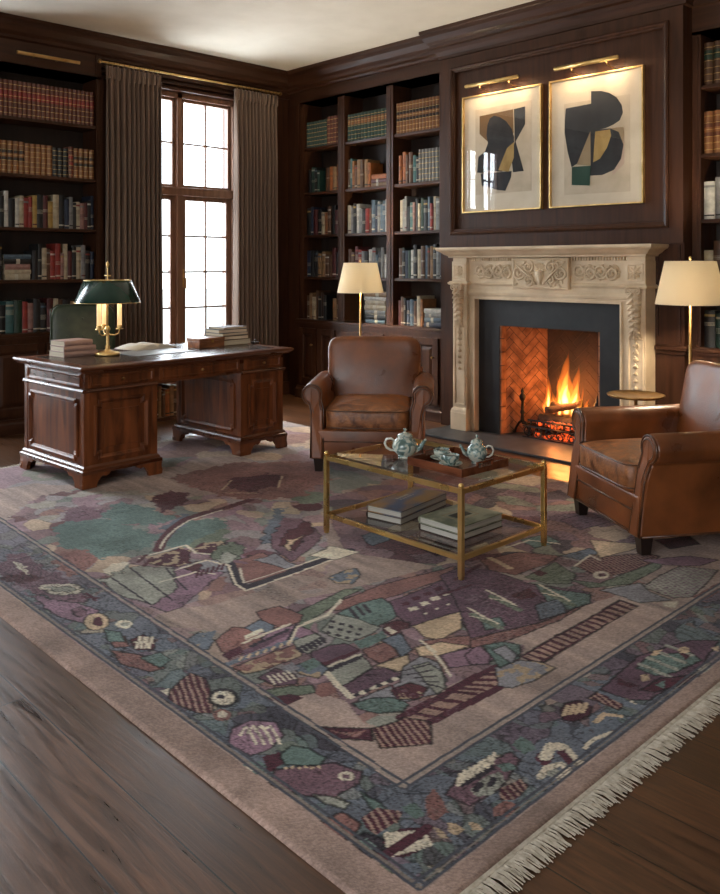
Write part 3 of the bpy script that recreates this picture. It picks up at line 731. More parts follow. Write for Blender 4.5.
for i, (ax, ay, lab) in enumerate(((-3.995, 5.665, 'black iron andiron with turned post left of the fire'), (-3.335, 5.70, 'black iron andiron with turned post right of the fire'))):
    an = thing('andiron', lab, 'andiron', (ax, ay, .02), 0, None)
    m = M(); m.sm = True
    m.lathe([(.022, .10), (.016, .12), (.012, .16), (.020, .18), (.012, .20), (.011, .27), (.022, .285), (.027, .305), (.020, .325), (.009, .335), (.015, .35), (.007, .365), (.0, .385)], 14)
    m.build('post', IRON, an)
    m = M(); m.sm = True
    for s in (-1, 1): m.tube([(0, 0, .11), (s*.03, 0, .095), (s*.06, 0, .05), (s*.075, 0, .012), (s*.09, 0, .008), (s*.10, 0, .02)], [.012, .011, .010, .010, .008, .005], 8)
    m.tube([(0, 0, .09), (0, .10, .07), (0, .20, .06), (0, .21, .0)], .009, 6)
    m.build('leg', IRON, an)
BARK = noisy('charred_log_bark', (.015, .009, .006), (.10, .050, .026), (10, 10, 10), 2, .9, bump=.8, bscale=30, lo=.35, hi=.7)
def log(p, q, r, label):
    p, q = Vector(p), Vector(q); n = 9; m = M(); m.sm = True; rr = random.Random(int(r*1e4)); base = (p+q)/2
    pts = [(p+(q-p)*i/n)+Vector((rr.uniform(-.006, .006), rr.uniform(-.006, .006), rr.uniform(-.006, .006)))-base for i in range(n+1)]
    m.tube(pts, [r*rr.uniform(.88, 1.1) for _ in pts], 12)
    o = m.build('log', BARK, loc=base); tag(o, label, 'log', 'logs burning on the grate')
log((-3.87, 5.84, .165), (-3.42, 5.83, .165), .045, 'long charred log lying at the back of the grate')
log((-3.86, 5.72, .155), (-3.42, 5.73, .155), .040, 'dark charred log across the front of the grate')
log((-3.78, 5.68, .235), (-3.52, 5.80, .31), .028, 'thin log leaning diagonally over the fire')
log((-3.83, 5.80, .27), (-3.66, 5.74, .268), .026, 'short broken log lying on the left of the fire')
EMB = bpy.data.materials.new('glowing_embers'); EMB.use_nodes = True
t = EMB.node_tree; N = t.nodes; b = N['Principled BSDF']; tc = N.new('ShaderNodeTexCoord'); no = N.new('ShaderNodeTexNoise'); no.inputs['Scale'].default_value = 38
rp = N.new('ShaderNodeValToRGB'); rp.color_ramp.elements[0].position = .42; rp.color_ramp.elements[0].color = (.02, .004, .002, 1); rp.color_ramp.elements[1].position = .66; rp.color_ramp.elements[1].color = (1, .10, .015, 1)
t.links.new(tc.outputs['Object'], no.inputs[0]); t.links.new(no.outputs[0], rp.inputs[0]); t.links.new(rp.outputs[0], b.inputs['Emission Color']); b.inputs['Emission Strength'].default_value = 2.2
b.inputs['Base Color'].default_value = (.02, .015, .012, 1)
m = M(); rr = random.Random(4)
for _ in range(190):
    x, y = rr.gauss(0, .12), rr.uniform(-.11, .11); x = max(-.23, min(.23, x)); s_ = rr.uniform(.010, .021)
    m.T = Matrix.Translation((x, y, .105+rr.uniform(0, .03)*(1-abs(x)*3))) @ Matrix.Rotation(rr.uniform(0, 3), 4, (rr.random(), rr.random(), 1)); m.box(-s_, -s_, -s_*.7, s_, s_, s_*.7, s_*.3)
tag(m.build('embers', EMB, loc=(GX, 5.75, .02)), 'bed of glowing red embers under the logs in the grate', 'embers', kind='stuff')
m = M(); rr = random.Random(9)
for _ in range(90):
    x, y = rr.gauss(0, .13), rr.uniform(-.10, .12); s_ = rr.uniform(.008, .02); x = max(-.26, min(.26, x))
    m.T = Matrix.Translation((x, y, s_*.6)) @ Matrix.Rotation(rr.uniform(0, 3), 4, 'Z'); m.box(-s_, -s_, -s_*.6, s_, s_, s_*.5, s_*.3)
tag(m.build('ash_and_coals', EMB, loc=(GX, 5.75, .02)), 'fallen ash and dull red coals on the firebox floor under the grate', 'coals', kind='stuff')
def flame_mat(name, col, dens):
    m = bpy.data.materials.new(name); m.use_nodes = True; t = m.node_tree; t.nodes.clear(); o = t.nodes.new('ShaderNodeOutputMaterial'); e = t.nodes.new('ShaderNodeEmission')
    e.inputs[0].default_value = (*col, 1); e.inputs[1].default_value = dens; t.links.new(e.outputs[0], o.inputs['Volume']); return m
FL_O = flame_mat('flame_outer_orange', (1, .20, .018), 15); FL_Y = flame_mat('flame_mid_yellow', (1, .42, .06), 36); FL_W = flame_mat('flame_core_white', (1, .72, .28), 75)
fire = thing('fire', 'tall orange and yellow flames rising from the logs', 'fire', (GX, 5.76, .15))
def tongue(name, x, y, z0, h, w, mt, seed, lean=0):
    r = random.Random(seed); m = M(); m.sm = True; n = 16; pts = []; rs = []
    for i in range(n+1):
        t = i/n
        pts.append((x+lean*t*t+.012*math.sin(t*7+seed)*t, y+.01*math.sin(t*5+seed*2), z0+h*t))
        rs.append(max(.0012, w*(math.sin(math.pi*min(1, t*.92+.10))**.8)*(1-t)**.55*(1+.13*math.sin(t*16+seed))))
    m.tube(pts, rs, 12, flat=.7); return m.build(name, mt, fire)
for i, (x, y, z0, h, w, ln) in enumerate(((-.01, 0, .06, .52, .08, .015), (.05, .02, .05, .43, .06, .04), (-.06, -.01, .05, .33, .05, -.02), (-.17, 0, .07, .31, .045, .01), (-.13, .02, .05, .2, .04, -.02), (.09, .0, .05, .26, .04, .03), (.16, .03, .05, .17, .035, .02), (-.21, .02, .05, .15, .03, -.01), (.13, -.02, .04, .30, .018, .03), (-.09, .03, .05, .4, .02, .01))):
    tongue('flame', x, y, z0, h, w, FL_O, i+1, ln)
    tongue('flame', x, y, z0+.004, h*.72, w*.66, FL_Y, i+1, ln*.7)
    if i in (0, 1, 2, 3, 5): tongue('flame', x, y, z0+.006, h*.50, w*.42, FL_W, i+1, ln*.5)
def point(name, loc, power, color, rad, parent=None):
    d = bpy.data.lights.new(name, 'POINT'); d.energy = power; d.color = color; d.shadow_soft_size = rad
    o = bpy.data.objects.new(name, d); COL.objects.link(o); o.location = loc
    if parent: o.parent = parent
    return o
point('fire_glow', (0, -.02, .20), 14, (1, .38, .10), .09, fire)
point('fire_glow_low', (0, -.19, .0), 1.6, (1, .25, .05), .03, fire)

# ---------------------------------------------------------------- framed abstract pictures with picture lights
PAPER = noisy('ivory_art_paper', (.62, .54, .42), (.70, .62, .50), (3, 3, 3), 2, .9)
PAPER2 = noisy('beige_print_paper', (.50, .42, .31), (.60, .51, .39), (4, 4, 4), 2, .9)
INK = noisy('black_print_ink', (.014, .015, .018), (.028, .029, .033), (5, 5, 5), 2, .8); INKB = mat('umber_print_ink', (.16, .09, .035), .8)
OCH = noisy('ochre_print_ink', (.30, .19, .06), (.42, .28, .10), (6, 6, 6), 2, .8); TANI = mat('tan_print_ink', (.30, .22, .13), .8); GRNI = mat('green_print_ink', (.02, .06, .04), .8); PNKI = mat('pale_pink_print_ink', (.50, .38, .30), .8)
def picture(x0, x1, quad, shapes, label):
    z0, z1 = 1.842, 2.825; w, h = x1-x0, z1-z0; cx = (x0+x1)/2
    root = thing('framed_picture', label, 'picture', (cx, BY-.003, z0))
    m = M()
    for a in ((-w/2, -.034, 0, -w/2+.011, 0, h), (w/2-.011, -.034, 0, w/2, 0, h), (-w/2+.011, -.034, 0, w/2-.011, 0, .011), (-w/2+.011, -.034, h-.011, w/2-.011, 0, h)): m.box(*a, .0015)
    m.build('frame', BRASS, root)
    m = M(); m.box(-w/2+.0112, -.012, .0112, w/2-.0112, -.003, h-.0112); m.build('mount_board', PAPER, root)
    (tlx, tly), (trx, try_), (brx, bry), (blx, bly) = quad
    def U(p):
        u = (p[0]-tlx)/(trx-tlx); ty = tly+(try_-tly)*u; by = bly+(bry-bly)*u
        return (-w/2+w*u, h*(by-p[1])/(by-ty))
    mats = []; m = M(); off = .0125
    for i, (mt, pts) in enumerate(shapes):
        if mt not in mats: mats.append(mt)
        m.mi = mats.index(mt); m.prism([U(p) for p in pts], -off-.0006, -off+.0003, 'y'); off += .0007
    m.build('abstract_print', mats, root)
    m = M(); m.box(-w/2+.0112, -.030, .0112, w/2-.0112, -.028, h-.0112); m.build('glass_pane', PICGLASS, root)
    pl = thing('picture_light', 'brass tube picture light above the ' + ('left' if cx < XC else 'right') + ' abstract picture', 'picture light', (cx-.005, BY-.002, z1))
    L2 = .26; m = M(); m.sm = True; m.tube([(-L2, -.145, .058), (L2, -.145, .058)], .0155, 14)
    for s in (-1, 1): m.ball((s*L2, -.145, .058), .0155, 12, 6, (.5, 1, 1))
    m.build('lamp_tube', BRASS, pl)
    for s in (-.12, .17): q = M(); q.sm = True; q.tube([(s, 0, .012), (s, -.06, .012), (s, -.135, .022), (s, -.145, .046)], .0035, 6); q.build('arm', BRASS_D, pl)
    for k in (-.15, .15):
        d = bpy.data.lights.new('picture_bulb', 'AREA'); d.shape = 'RECTANGLE'; d.size = .16; d.size_y = .016; d.energy = 1.25; d.color = (1, .70, .40)
        o = bpy.data.objects.new('picture_bulb', d); COL.objects.link(o); o.parent = pl; o.location = (k, -.137, .040); o.rotation_euler = (R(24), 0, 0)
picture(-4.533, -3.740, ((77, 222), (328, 182), (328, 590), (77, 598)), [
    (PAPER2, [(118, 262), (296, 234), (296, 530), (118, 540)]),
    (INKB, [(132, 282), (240, 262), (242, 340), (205, 350), (158, 365), (132, 340)]),
    (INK, [(155, 345), (158, 312), (166, 290), (180, 281), (198, 286), (218, 300), (236, 326), (243, 352), (243, 380), (228, 420), (205, 465), (165, 462), (140, 468), (124, 466), (128, 415), (150, 398), (160, 370)]),
    (INK, [(243, 262), (277, 254), (277, 312), (248, 368), (273, 465), (240, 468), (235, 420), (245, 370)]),
    (INK, [(136, 470), (236, 464), (234, 484), (216, 528), (188, 524), (165, 515), (140, 510)]),
    (OCH, [(243, 370), (243, 420), (226, 466), (194, 460), (206, 428), (222, 388)])], 'gold framed abstract print of black, umber and ochre shapes, left of the pair')
picture(-3.666, -2.886, ((357, 178), (665, 122), (665, 568), (357, 582)), [
    (PAPER2, [(406, 248), (622, 216), (622, 530), (406, 540)]),
    (PNKI, [(576, 322), (604, 322), (604, 440), (566, 480)]),
    (INK, [(498, 206), (530, 205), (556, 211), (580, 226), (596, 250), (600, 275), (590, 300), (570, 314), (545, 325), (498, 335)]),
    (INK, [(412, 262), (498, 246), (498, 336), (480, 380), (450, 440), (432, 450), (418, 400), (408, 340), (409, 300)]),
    (INK, [(495, 332), (560, 326), (588, 338), (602, 378), (594, 425), (572, 460), (535, 476), (495, 478)]),
    (OCH, [(512, 336), (560, 329), (563, 350), (550, 388), (527, 424), (505, 435), (508, 390)]),
    (TANI, [(450, 442), (480, 372), (496, 334), (497, 446)]), (TANI, [(560, 326), (588, 338), (600, 372), (604, 340), (602, 322)]),
    (GRNI, [(434, 450), (497, 446), (494, 510), (433, 508)])], 'gold framed abstract print of large black curved shapes with green square, right of pair')

RUG=[('F','q',[-4492,1674,-4905,2001,-4952,2268,-4570,2602,-4210,2726,-3720,3238,-2931,2613,-2913,2358,-2926,2095,-2953,1912,-2948,1745,-3231,1653,-3446,1716,-3836,1708,-4226,1674]),
('E','q',[-3720,3238,-3796,4201,-2861,4451,-2061,3933,-2080,3579,-2212,3441,-2378,2968,-2703,2851,-2962,2739]),
('A','q',[-2437,1693,-2600,1749,-2623,1949,-2667,2212,-2616,2418,-2514,2991,-2344,3304,-2080,3579,-1741,3411,-1814,3043,-1841,2739,-1857,2523,-1782,2543,-1727,2434,-1740,2336,-1782,2172,-1772,1869,-1810,1756,-1954,1807,-2070,1759,-2124,1629,-2188,1654,-2314,1656]),
('r','f',[-4780,2867,-4876,3405,-4437,3862,-4021,3586,-3834,3180,-4047,2897,-4397,2847]),
('d','f',[-4368,3012,-4530,3203,-4357,3459,-4101,3223,-4147,3043]),
('u',0.01,[-4303,2945,-4459,3129]),
('u',0.012,[-4316,3426,-4101,3223]),
('u',0.008,[-4230,2924,-4104,3056]),
('d','f',[-4402,2526,-4547,2692,-4415,2731,-4225,2681,-4202,2586,-4144,2422]),
('t','f',[-4259,1869,-4336,1986,-4309,2116,-4130,2200,-3951,2191,-3807,2224,-3705,2109,-3671,1919,-3686,1825,-3866,1796,-4014,1787]),
('t','f',[-4414,2168,-4499,2365,-4269,2430,-4021,2443,-3975,2263,-4151,2153]),
('m','f',[-4550,2026,-4583,2189,-4375,2208,-4261,2064,-4354,1966]),
('r','f',[-3842,1662,-3920,1821,-3747,1840,-3567,1728,-3560,1631]),
('t','f',[-3737,2184,-3898,2368,-3926,2542,-3786,2611,-3586,2454,-3551,2270,-3541,2135]),
('b','f',[-3908,2284,-4010,2455,-4012,2533,-3703,2220,-3595,2079]),
('g','f',[-3585,2234,-3661,2493,-3625,2531,-3483,2384,-3501,2238]),
('d',0.055,[-3613,2100,-3727,2195,-3850,2320,-3948,2467,-3978,2595,-3968,2716,-4006,2939]),
('c',0.012,[-3632,2122,-3744,2222,-3839,2332,-3918,2473,-3952,2705]),
('D','s',[-3488,1975,-3559,2096,-3576,2223,-3400,2163,-3346,2123,-3378,2015]),
('D','s',[-3507,2231,-3542,2323,-3537,2415,-3415,2349,-3390,2252,-3430,2210]),
('c',0.016,[-3573,1981,-3581,2093,-3582,2238,-3449,2211,-3317,2288,-3343,2423]),
('g','f',[-3362,2222,-3494,2416,-3364,2444,-3224,2308,-3251,2203]),
('G','f',[-3446,1716,-3518,1815,-3490,1935,-3365,1992,-3308,2088,-3223,2087,-3045,1817,-3060,1742,-3221,1693]),
('M','f',[-3376,2035,-3293,2159,-3162,2186,-2943,1821,-2948,1745,-3042,1732,-3123,1921]),
('k',0.01,[-3431,1765,-3060,1742]),
('k',0.01,[-3487,1883,-3034,1829]),
('k',0.01,[-3376,1999,-3083,1931]),
('d',0.02,[-3532,1948,-3591,2023]),
('d',0.02,[-3466,1942,-3534,2022]),
('c','f',[-3523,1774,-3609,1887,-3564,1914,-3467,1832,-3465,1764]),
('l','f',[-3330,2102,-3338,2189,-3218,2275,-3145,2185,-3191,2119]),
('d','f',[-3313,2065,-3331,2157,-3271,2145,-3217,2057]),
('b','f',[-3352,2521,-3568,2737,-3756,2938,-3751,2999,-3458,2705,-3317,2557]),
('m','f',[-3321,2553,-3484,2726,-3617,2864,-3510,2925,-3326,2867,-3219,2815,-3116,2660,-3034,2468,-3147,2486]),
('d','f',[-3259,2574,-3339,2644,-3415,2750,-3456,2929,-3304,2842,-3238,2705,-3137,2576,-3197,2575]),
('u','f',[-3211,2561,-3283,2658,-3291,2763,-3218,2617,-3154,2559]),
('d','f',[-3738,3070,-3842,3202,-3657,3184,-3561,3085,-3631,3012]),
('g','f',[-3834,3119,-3893,3308,-3775,3367,-3673,3197,-3754,3113]),
('r','f',[-3038,2175,-3225,2268,-3240,2449,-2993,2435,-2941,2381,-2963,2153]),
('l','f',[-3178,2355,-3174,2477,-2981,2448,-2977,2398]),
('k',0.05,[-3285,2282,-2997,2134,-2923,2129,-2953,2571,-2966,2775]),
('c',0.012,[-3269,2260,-2993,2121,-2899,2107,-2920,2548,-2928,2753]),
('c',0.01,[-3139,2247,-2978,2153,-2983,2597]),
('m',0.03,[-3263,2267,-3175,2301]),
('b','s',[-2768,2457,-2787,2577,-2771,2630,-2693,2587,-2644,2486,-2701,2443]),
('c','f',[-2914,2630,-2912,2791,-3077,2744,-3037,2580]),
('g','f',[-2527,2011,-2582,2141,-2603,2293,-2624,2426,-2573,2478,-2561,2367,-2529,2282,-2496,2162,-2502,2075]),
('g','f',[-2502,2075,-2496,2162,-2421,2057,-2421,2008,-2460,1991]),
('r','f',[-2545,2308,-2552,2566,-2473,2977,-2400,2841,-2423,2556,-2457,2299,-2488,2240]),
('t','f',[-2462,2238,-2473,2370,-2446,2472,-2292,2430,-2268,2347,-2270,2266,-2388,2234]),
('G','f',[-2390,2090,-2461,2226,-2396,2253,-2256,2268,-2234,2203,-2237,2103,-2330,2078]),
('k','f',[-2433,2174,-2412,2182,-2400,2166,-2419,2157]),
('k','f',[-2392,2185,-2372,2193,-2360,2177,-2379,2168]),
('k','f',[-2352,2196,-2332,2203,-2321,2187,-2339,2178]),
('k','f',[-2313,2206,-2293,2214,-2282,2198,-2300,2189]),
('k','f',[-2401,2136,-2381,2144,-2369,2128,-2388,2119]),
('k','f',[-2361,2146,-2341,2154,-2330,2139,-2348,2130]),
('k','f',[-2322,2157,-2302,2165,-2291,2149,-2309,2140]),
('k','f',[-2283,2167,-2264,2175,-2253,2160,-2271,2151]),
('k','f',[-2370,2098,-2350,2106,-2339,2091,-2357,2082]),
('k','f',[-2331,2109,-2312,2117,-2301,2102,-2319,2093]),
('k','f',[-2293,2120,-2274,2127,-2263,2112,-2281,2103]),
('k','f',[-2255,2130,-2236,2138,-2225,2123,-2243,2114]),
('k',0.016,[-2457,2299,-2373,2263]),
('k',0.016,[-2452,2333,-2377,2300]),
('k',0.016,[-2447,2368,-2381,2337]),
('p','f',[-2402,2473,-2394,2650,-2402,2856,-2225,2858,-2122,2780,-2104,2626,-2153,2440,-2182,2358,-2280,2388]),
('c','f',[-2302,2475,-2293,2514,-2265,2500,-2272,2461]),
('c','f',[-2305,2545,-2296,2584,-2267,2570,-2275,2530]),
('c','f',[-2308,2616,-2299,2656,-2269,2641,-2277,2600]),
('c','f',[-2311,2690,-2301,2731,-2272,2715,-2280,2673]),
('c','f',[-2314,2765,-2304,2807,-2274,2791,-2282,2747]),
('c','f',[-2317,2843,-2307,2887,-2277,2869,-2285,2824]),
('D','f',[-2359,2488,-2350,2527,-2321,2514,-2328,2474]),
('D','f',[-2363,2559,-2354,2599,-2324,2584,-2332,2543]),
('D','f',[-2366,2631,-2357,2672,-2327,2657,-2335,2615]),
('D','f',[-2370,2706,-2361,2748,-2330,2732,-2338,2689]),
('D','f',[-2374,2784,-2365,2827,-2334,2809,-2342,2765]),
('c','f',[-2225,2486,-2223,2502,-2211,2494,-2213,2479]),
('c','f',[-2223,2551,-2221,2567,-2209,2559,-2211,2543]),
('c','f',[-2222,2617,-2220,2634,-2207,2625,-2210,2609]),
('c','f',[-2220,2685,-2218,2702,-2205,2693,-2208,2677]),
('c','f',[-2218,2755,-2216,2773,-2203,2763,-2206,2747]),
('d','f',[-2264,2298,-2254,2361,-2209,2381,-2167,2347,-2184,2304,-2139,2278,-2161,2242,-2223,2251]),
('c','f',[-2234,2290,-2178,2286,-2182,2258,-2233,2267]),
('u','f',[-2177,2363,-2156,2503,-2132,2610,-2032,2488,-2024,2350,-2079,2328]),
('p','f',[-2084,2539,-2092,2611,-1998,2682,-1927,2573,-1979,2469]),
('r','f',[-2069,2290,-1994,2429,-1900,2551,-1850,2472,-1906,2379,-1986,2262]),
('u','f',[-2044,2235,-2013,2337,-1916,2392,-1941,2254,-1990,2202]),
('M','f',[-1946,2259,-1906,2379,-1821,2445,-1791,2346,-1859,2211]),
('t','f',[-2232,2109,-2226,2175,-2226,2249,-2180,2235,-2167,2153,-2174,2089]),
('r','f',[-2166,2086,-2152,2216,-2045,2189,-2052,2063,-2107,2059]),
('p','f',[-2281,1943,-2275,2029,-2249,2079,-2171,2081,-2179,1920,-2232,1906]),
('b','f',[-2177,2189,-2167,2286,-2041,2216,-2029,2151,-2097,2180]),
('G','f',[-2164,1893,-2148,2059,-2045,2027,-2024,1853]),
('k',0.016,[-2129,1889,-2140,1918]),
('k',0.016,[-2128,1909,-2141,1938]),
('k',0.016,[-2128,1929,-2141,1957]),
('k',0.016,[-2128,1949,-2141,1977]),
('k',0.016,[-2127,1969,-2141,1997]),
('k',0.016,[-2127,1990,-2141,2018]),
('k',0.016,[-2126,2011,-2141,2038]),
('k',0.016,[-2126,2031,-2141,2059]),
('D',0.02,[-2181,1907,-2170,2070]),
('c',0.012,[-2160,1898,-2148,2059]),
('p','f',[-2024,1853,-2040,2012,-2014,2050,-1940,2056,-1952,1845]),
('c',0.022,[-2134,1884,-1957,1831]),
('c',0.02,[-1955,1833,-1954,1852]),
('k',0.02,[-1952,1855,-1952,1874]),
('c',0.02,[-1950,1877,-1949,1897]),
('k',0.02,[-1948,1900,-1947,1920]),
('c',0.02,[-1946,1923,-1945,1942]),
('k',0.02,[-1944,1945,-1943,1965]),
('c',0.02,[-1942,1969,-1941,1989]),
('k',0.02,[-1940,1992,-1939,2012]),
('c',0.02,[-1937,2016,-1936,2036]),
('k',0.02,[-1935,2039,-1934,2060]),
('u','f',[-2053,2040,-2030,2183,-1962,2125,-1964,2062]),
('l','f',[-1974,2092,-1990,2202,-1916,2214,-1812,2140,-1773,2059,-1814,1936,-1891,1812,-1930,1841,-1912,2017]),
('d','s',[-1899,1955,-1889,2041,-1821,2055,-1793,1984,-1837,1929]),
('G','f',[-1960,2127,-1941,2189,-1858,2172,-1780,2097,-1778,2045,-1866,2085]),
('t','f',[-1921,1806,-1908,1873,-1863,1928,-1796,1936,-1779,1886,-1827,1828,-1882,1804]),
('G','f',[-1818,1764,-1819,1812,-1770,1863,-1730,1824,-1760,1769]),
('M','f',[-2472,1823,-2527,1972,-2482,2058,-2374,2057,-2395,1939,-2383,1837]),
('r','f',[-2600,1749,-2648,1858,-2588,1908,-2480,1874,-2438,1746,-2502,1712]),
('b','f',[-2607,1889,-2632,1980,-2555,1994,-2507,1942,-2545,1891]),
('r','f',[-2696,2008,-2676,2114,-2544,2125,-2502,2075,-2514,1986,-2619,1980]),
('p','f',[-2457,1759,-2487,2013,-2448,1991,-2432,1865,-2424,1761]),
('k',0.02,[-2466,1818,-2469,1838]),
('k',0.02,[-2469,1857,-2472,1877]),
('k',0.02,[-2472,1896,-2475,1917]),
('k',0.02,[-2475,1936,-2478,1958]),
('k',0.02,[-2479,1977,-2482,1999]),
('c',0.014,[-2508,1809,-2518,2033]),
('b',0.03,[-2412,1676,-2408,1811,-2401,1968]),
('r','s',[-2379,1669,-2378,1797,-2370,1965,-2280,1900,-2288,1764,-2311,1679]),
('G','f',[-2394,1952,-2386,2057,-2316,2045,-2277,1925,-2325,1919]),
('k',0.018,[-2338,1929,-2303,1920]),
('k',0.018,[-2338,1951,-2304,1941]),
('k',0.018,[-2339,1973,-2305,1963]),
('k',0.018,[-2340,1996,-2306,1985]),
('k',0.018,[-2341,2018,-2306,2008]),
('k',0.018,[-2342,2041,-2307,2030]),
('c',0.016,[-2391,1931,-2476,2038,-2478,2194,-2549,2334]),
('k',0.012,[-2413,1944,-2499,2053]),
('p','f',[-2261,1692,-2276,1776,-2194,1802,-2137,1763,-2179,1700]),
('b','s',[-2247,1828,-2225,1914,-2145,1913,-2121,1838,-2184,1811]),
('g','f',[-2181,1661,-2145,1736,-2100,1793,-2056,1773,-2096,1676,-2139,1632]),
('D','f',[-2134,1629,-2105,1704,-2054,1720,-2058,1646,-2074,1630]),
('r','f',[-2054,1766,-2091,1811,-2073,1849,-2007,1824,-2014,1762]),
('D','f',[-1925,1628,-1871,1669,-1776,1752,-1729,1710,-1804,1648,-1846,1626]),
('r','f',[-1863,1654,-1806,1690,-1777,1736,-1777,1683]),
('b','s',[-2674,1671,-2703,1750,-2603,1746,-2550,1685,-2603,1652]),
('c','f',[-2553,1846,-2562,1936,-2535,1926,-2521,1831]),
('D','f',[-2483,1699,-2496,1787,-2447,1769,-2437,1693]),
('t','f',[-2239,1857,-2239,1921,-2186,1912,-2176,1840]),
('l','f',[-2264,1789,-2270,1846,-2217,1838,-2212,1782]),
('b',0.01,[-2616,1673,-2681,1736]),
('b',0.01,[-2616,1685,-2678,1747]),
('b',0.01,[-2615,1698,-2674,1758]),
('b',0.01,[-2614,1710,-2671,1769]),
('b',0.01,[-2613,1723,-2667,1780]),
('b',0.01,[-2613,1735,-2664,1792]),
('c',0.008,[-2248,1725,-2189,1708]),
('c',0.008,[-2243,1742,-2185,1726]),
('c',0.008,[-2238,1759,-2181,1744]),
('c',0.008,[-2233,1777,-2177,1762]),
('c',0.008,[-2228,1794,-2173,1780]),
('u',0.01,[-2408,1723,-2421,1742]),
('u',0.01,[-2404,1755,-2417,1774]),
('u',0.01,[-2400,1788,-2414,1807]),
('u',0.01,[-2396,1820,-2410,1840]),
('u',0.01,[-2393,1853,-2406,1873]),
('u',0.01,[-2389,1887,-2403,1907]),
('u',0.01,[-2385,1921,-2399,1942]),
('k',0.008,[-1959,2067,-1926,2183]),
('k',0.008,[-1928,2069,-1890,2158]),
('k',0.008,[-1898,2070,-1856,2134]),
('k',0.008,[-1868,2072,-1822,2111]),
('k',0.008,[-1839,2074,-1790,2088]),
('D',0.012,[-1912,1979,-1846,1938]),
('D',0.012,[-1894,1984,-1837,1952]),
('D',0.012,[-1876,1988,-1828,1965]),
('D',0.012,[-1858,1993,-1819,1979]),
('D',0.012,[-1840,1998,-1810,1993]),
('D',0.012,[-1823,2003,-1801,2007]),
('c',0.01,[-2075,2296,-1971,2267]),
('c',0.01,[-2019,2273,-1919,2233]),
('c',0.01,[-1966,2250,-1869,2201]),
('c',0.01,[-1914,2228,-1821,2171]),
('c',0.012,[-3157,3267,-3134,3290]),
('c',0.012,[-3146,3279,-3123,3302]),
('c',0.012,[-3134,3290,-3112,3314]),
('c',0.012,[-3123,3302,-3100,3326]),
('c',0.012,[-3112,3314,-3089,3338]),
('G','f',[-3308,2219,-3354,2330,-3268,2339,-3204,2215]),
('c',0.014,[-3319,2022,-3334,2192,-3191,2228]),
('c',0.012,[-3242,1895,-3235,2074,-3158,2119]),
('D',0.014,[-3183,2041,-3236,2090]),
('D',0.014,[-3183,2067,-3237,2117]),
('D',0.014,[-3183,2093,-3237,2144]),
('D',0.014,[-3183,2119,-3237,2171]),
('D',0.014,[-3183,2146,-3237,2199]),
('D',0.014,[-3183,2173,-3237,2227]),
('b','f',[-3084,2956,-3081,3098,-2938,3063,-2933,2893]),
('D','f',[-2749,3043,-2760,3204,-2627,3170,-2621,3014]),
('u','f',[-2580,3220,-2580,3347,-2498,3305,-2500,3181]),
('t','f',[-2480,3496,-2446,3667,-2324,3615,-2359,3450]),
('m','f',[-2524,3927,-2489,4176,-2318,4091,-2356,3855]),
('c',0.012,[-2461,3344,-2445,3532,-2307,3589]),
('D',0.014,[-2377,3191,-2234,3227,-2195,3381]),
('T','f',[-1764,1861,-1757,2040,-1760,2224,-1760,2346,-1688,2350,-1662,2231,-1670,2060,-1682,1906]),
('D',0.03,[-1764,1861,-1757,2040,-1760,2224,-1753,2353]),
('D',0.03,[-1682,1906,-1670,2060,-1662,2231]),
('D',0.018,[-1760,1906,-1690,1938]),
('D',0.018,[-1758,1959,-1689,1995]),
('D',0.018,[-1755,2023,-1689,2062]),
('D',0.018,[-1752,2094,-1688,2138]),
('D',0.018,[-1751,2128,-1688,2174]),
('D',0.018,[-1749,2168,-1688,2216]),
('D',0.018,[-1747,2213,-1687,2265]),
('D',0.018,[-1745,2264,-1687,2320]),
('D','h',[-1776,1752,-1752,1849,-1758,1867,-1682,1906,-1602,1821,-1690,1700]),
('D','f',[-1744,2459,-1749,3169,-1668,3166,-1657,2453]),
('T','f',[-1735,2465,-1735,2484,-1673,2490,-1673,2471]),
('T','f',[-1735,2501,-1735,2521,-1673,2526,-1673,2506]),
('T','f',[-1735,2538,-1735,2558,-1672,2563,-1672,2543]),
('T','f',[-1735,2575,-1735,2596,-1672,2600,-1672,2580]),
('T','f',[-1735,2613,-1735,2634,-1671,2638,-1672,2617]),
('T','f',[-1735,2652,-1736,2673,-1671,2676,-1671,2655]),
('T','f',[-1736,2691,-1736,2713,-1671,2715,-1671,2694]),
('T','f',[-1736,2731,-1736,2753,-1670,2755,-1670,2734]),
('T','f',[-1736,2772,-1736,2794,-1670,2796,-1670,2774]),
('T','f',[-1736,2814,-1736,2836,-1669,2837,-1670,2815]),
('T','f',[-1736,2856,-1736,2879,-1669,2879,-1669,2856]),
('T','f',[-1737,2899,-1737,2923,-1669,2922,-1669,2899]),
('T','f',[-1737,2943,-1737,2967,-1668,2966,-1668,2942]),
('T','f',[-1737,2988,-1737,3012,-1668,3010,-1668,2986]),
('T','f',[-1737,3033,-1737,3058,-1667,3056,-1668,3031]),
('T','f',[-1737,3080,-1737,3105,-1667,3102,-1667,3077]),
('T','f',[-1738,3127,-1738,3153,-1666,3149,-1667,3123]),
('l','s',[-1752,2323,-1727,2434,-1670,2472,-1607,2475,-1605,2376,-1631,2254,-1670,2231]),
('t','f',[-1891,2430,-1865,2503,-1795,2530,-1736,2446,-1740,2336,-1823,2388]),
('l','f',[-1841,2424,-1833,2490,-1754,2460,-1729,2389]),
('M','f',[-1884,2324,-1906,2425,-1823,2388,-1786,2329,-1830,2284]),
('p','f',[-2448,2842,-2449,2984,-2324,3060,-2124,3045,-1880,3154,-1824,3061,-1851,2755,-1911,2565,-1957,2443,-2222,2675]),
('r','f',[-1911,2565,-1851,2755,-1824,3061,-1813,2821,-1844,2537,-1906,2379,-1947,2430]),
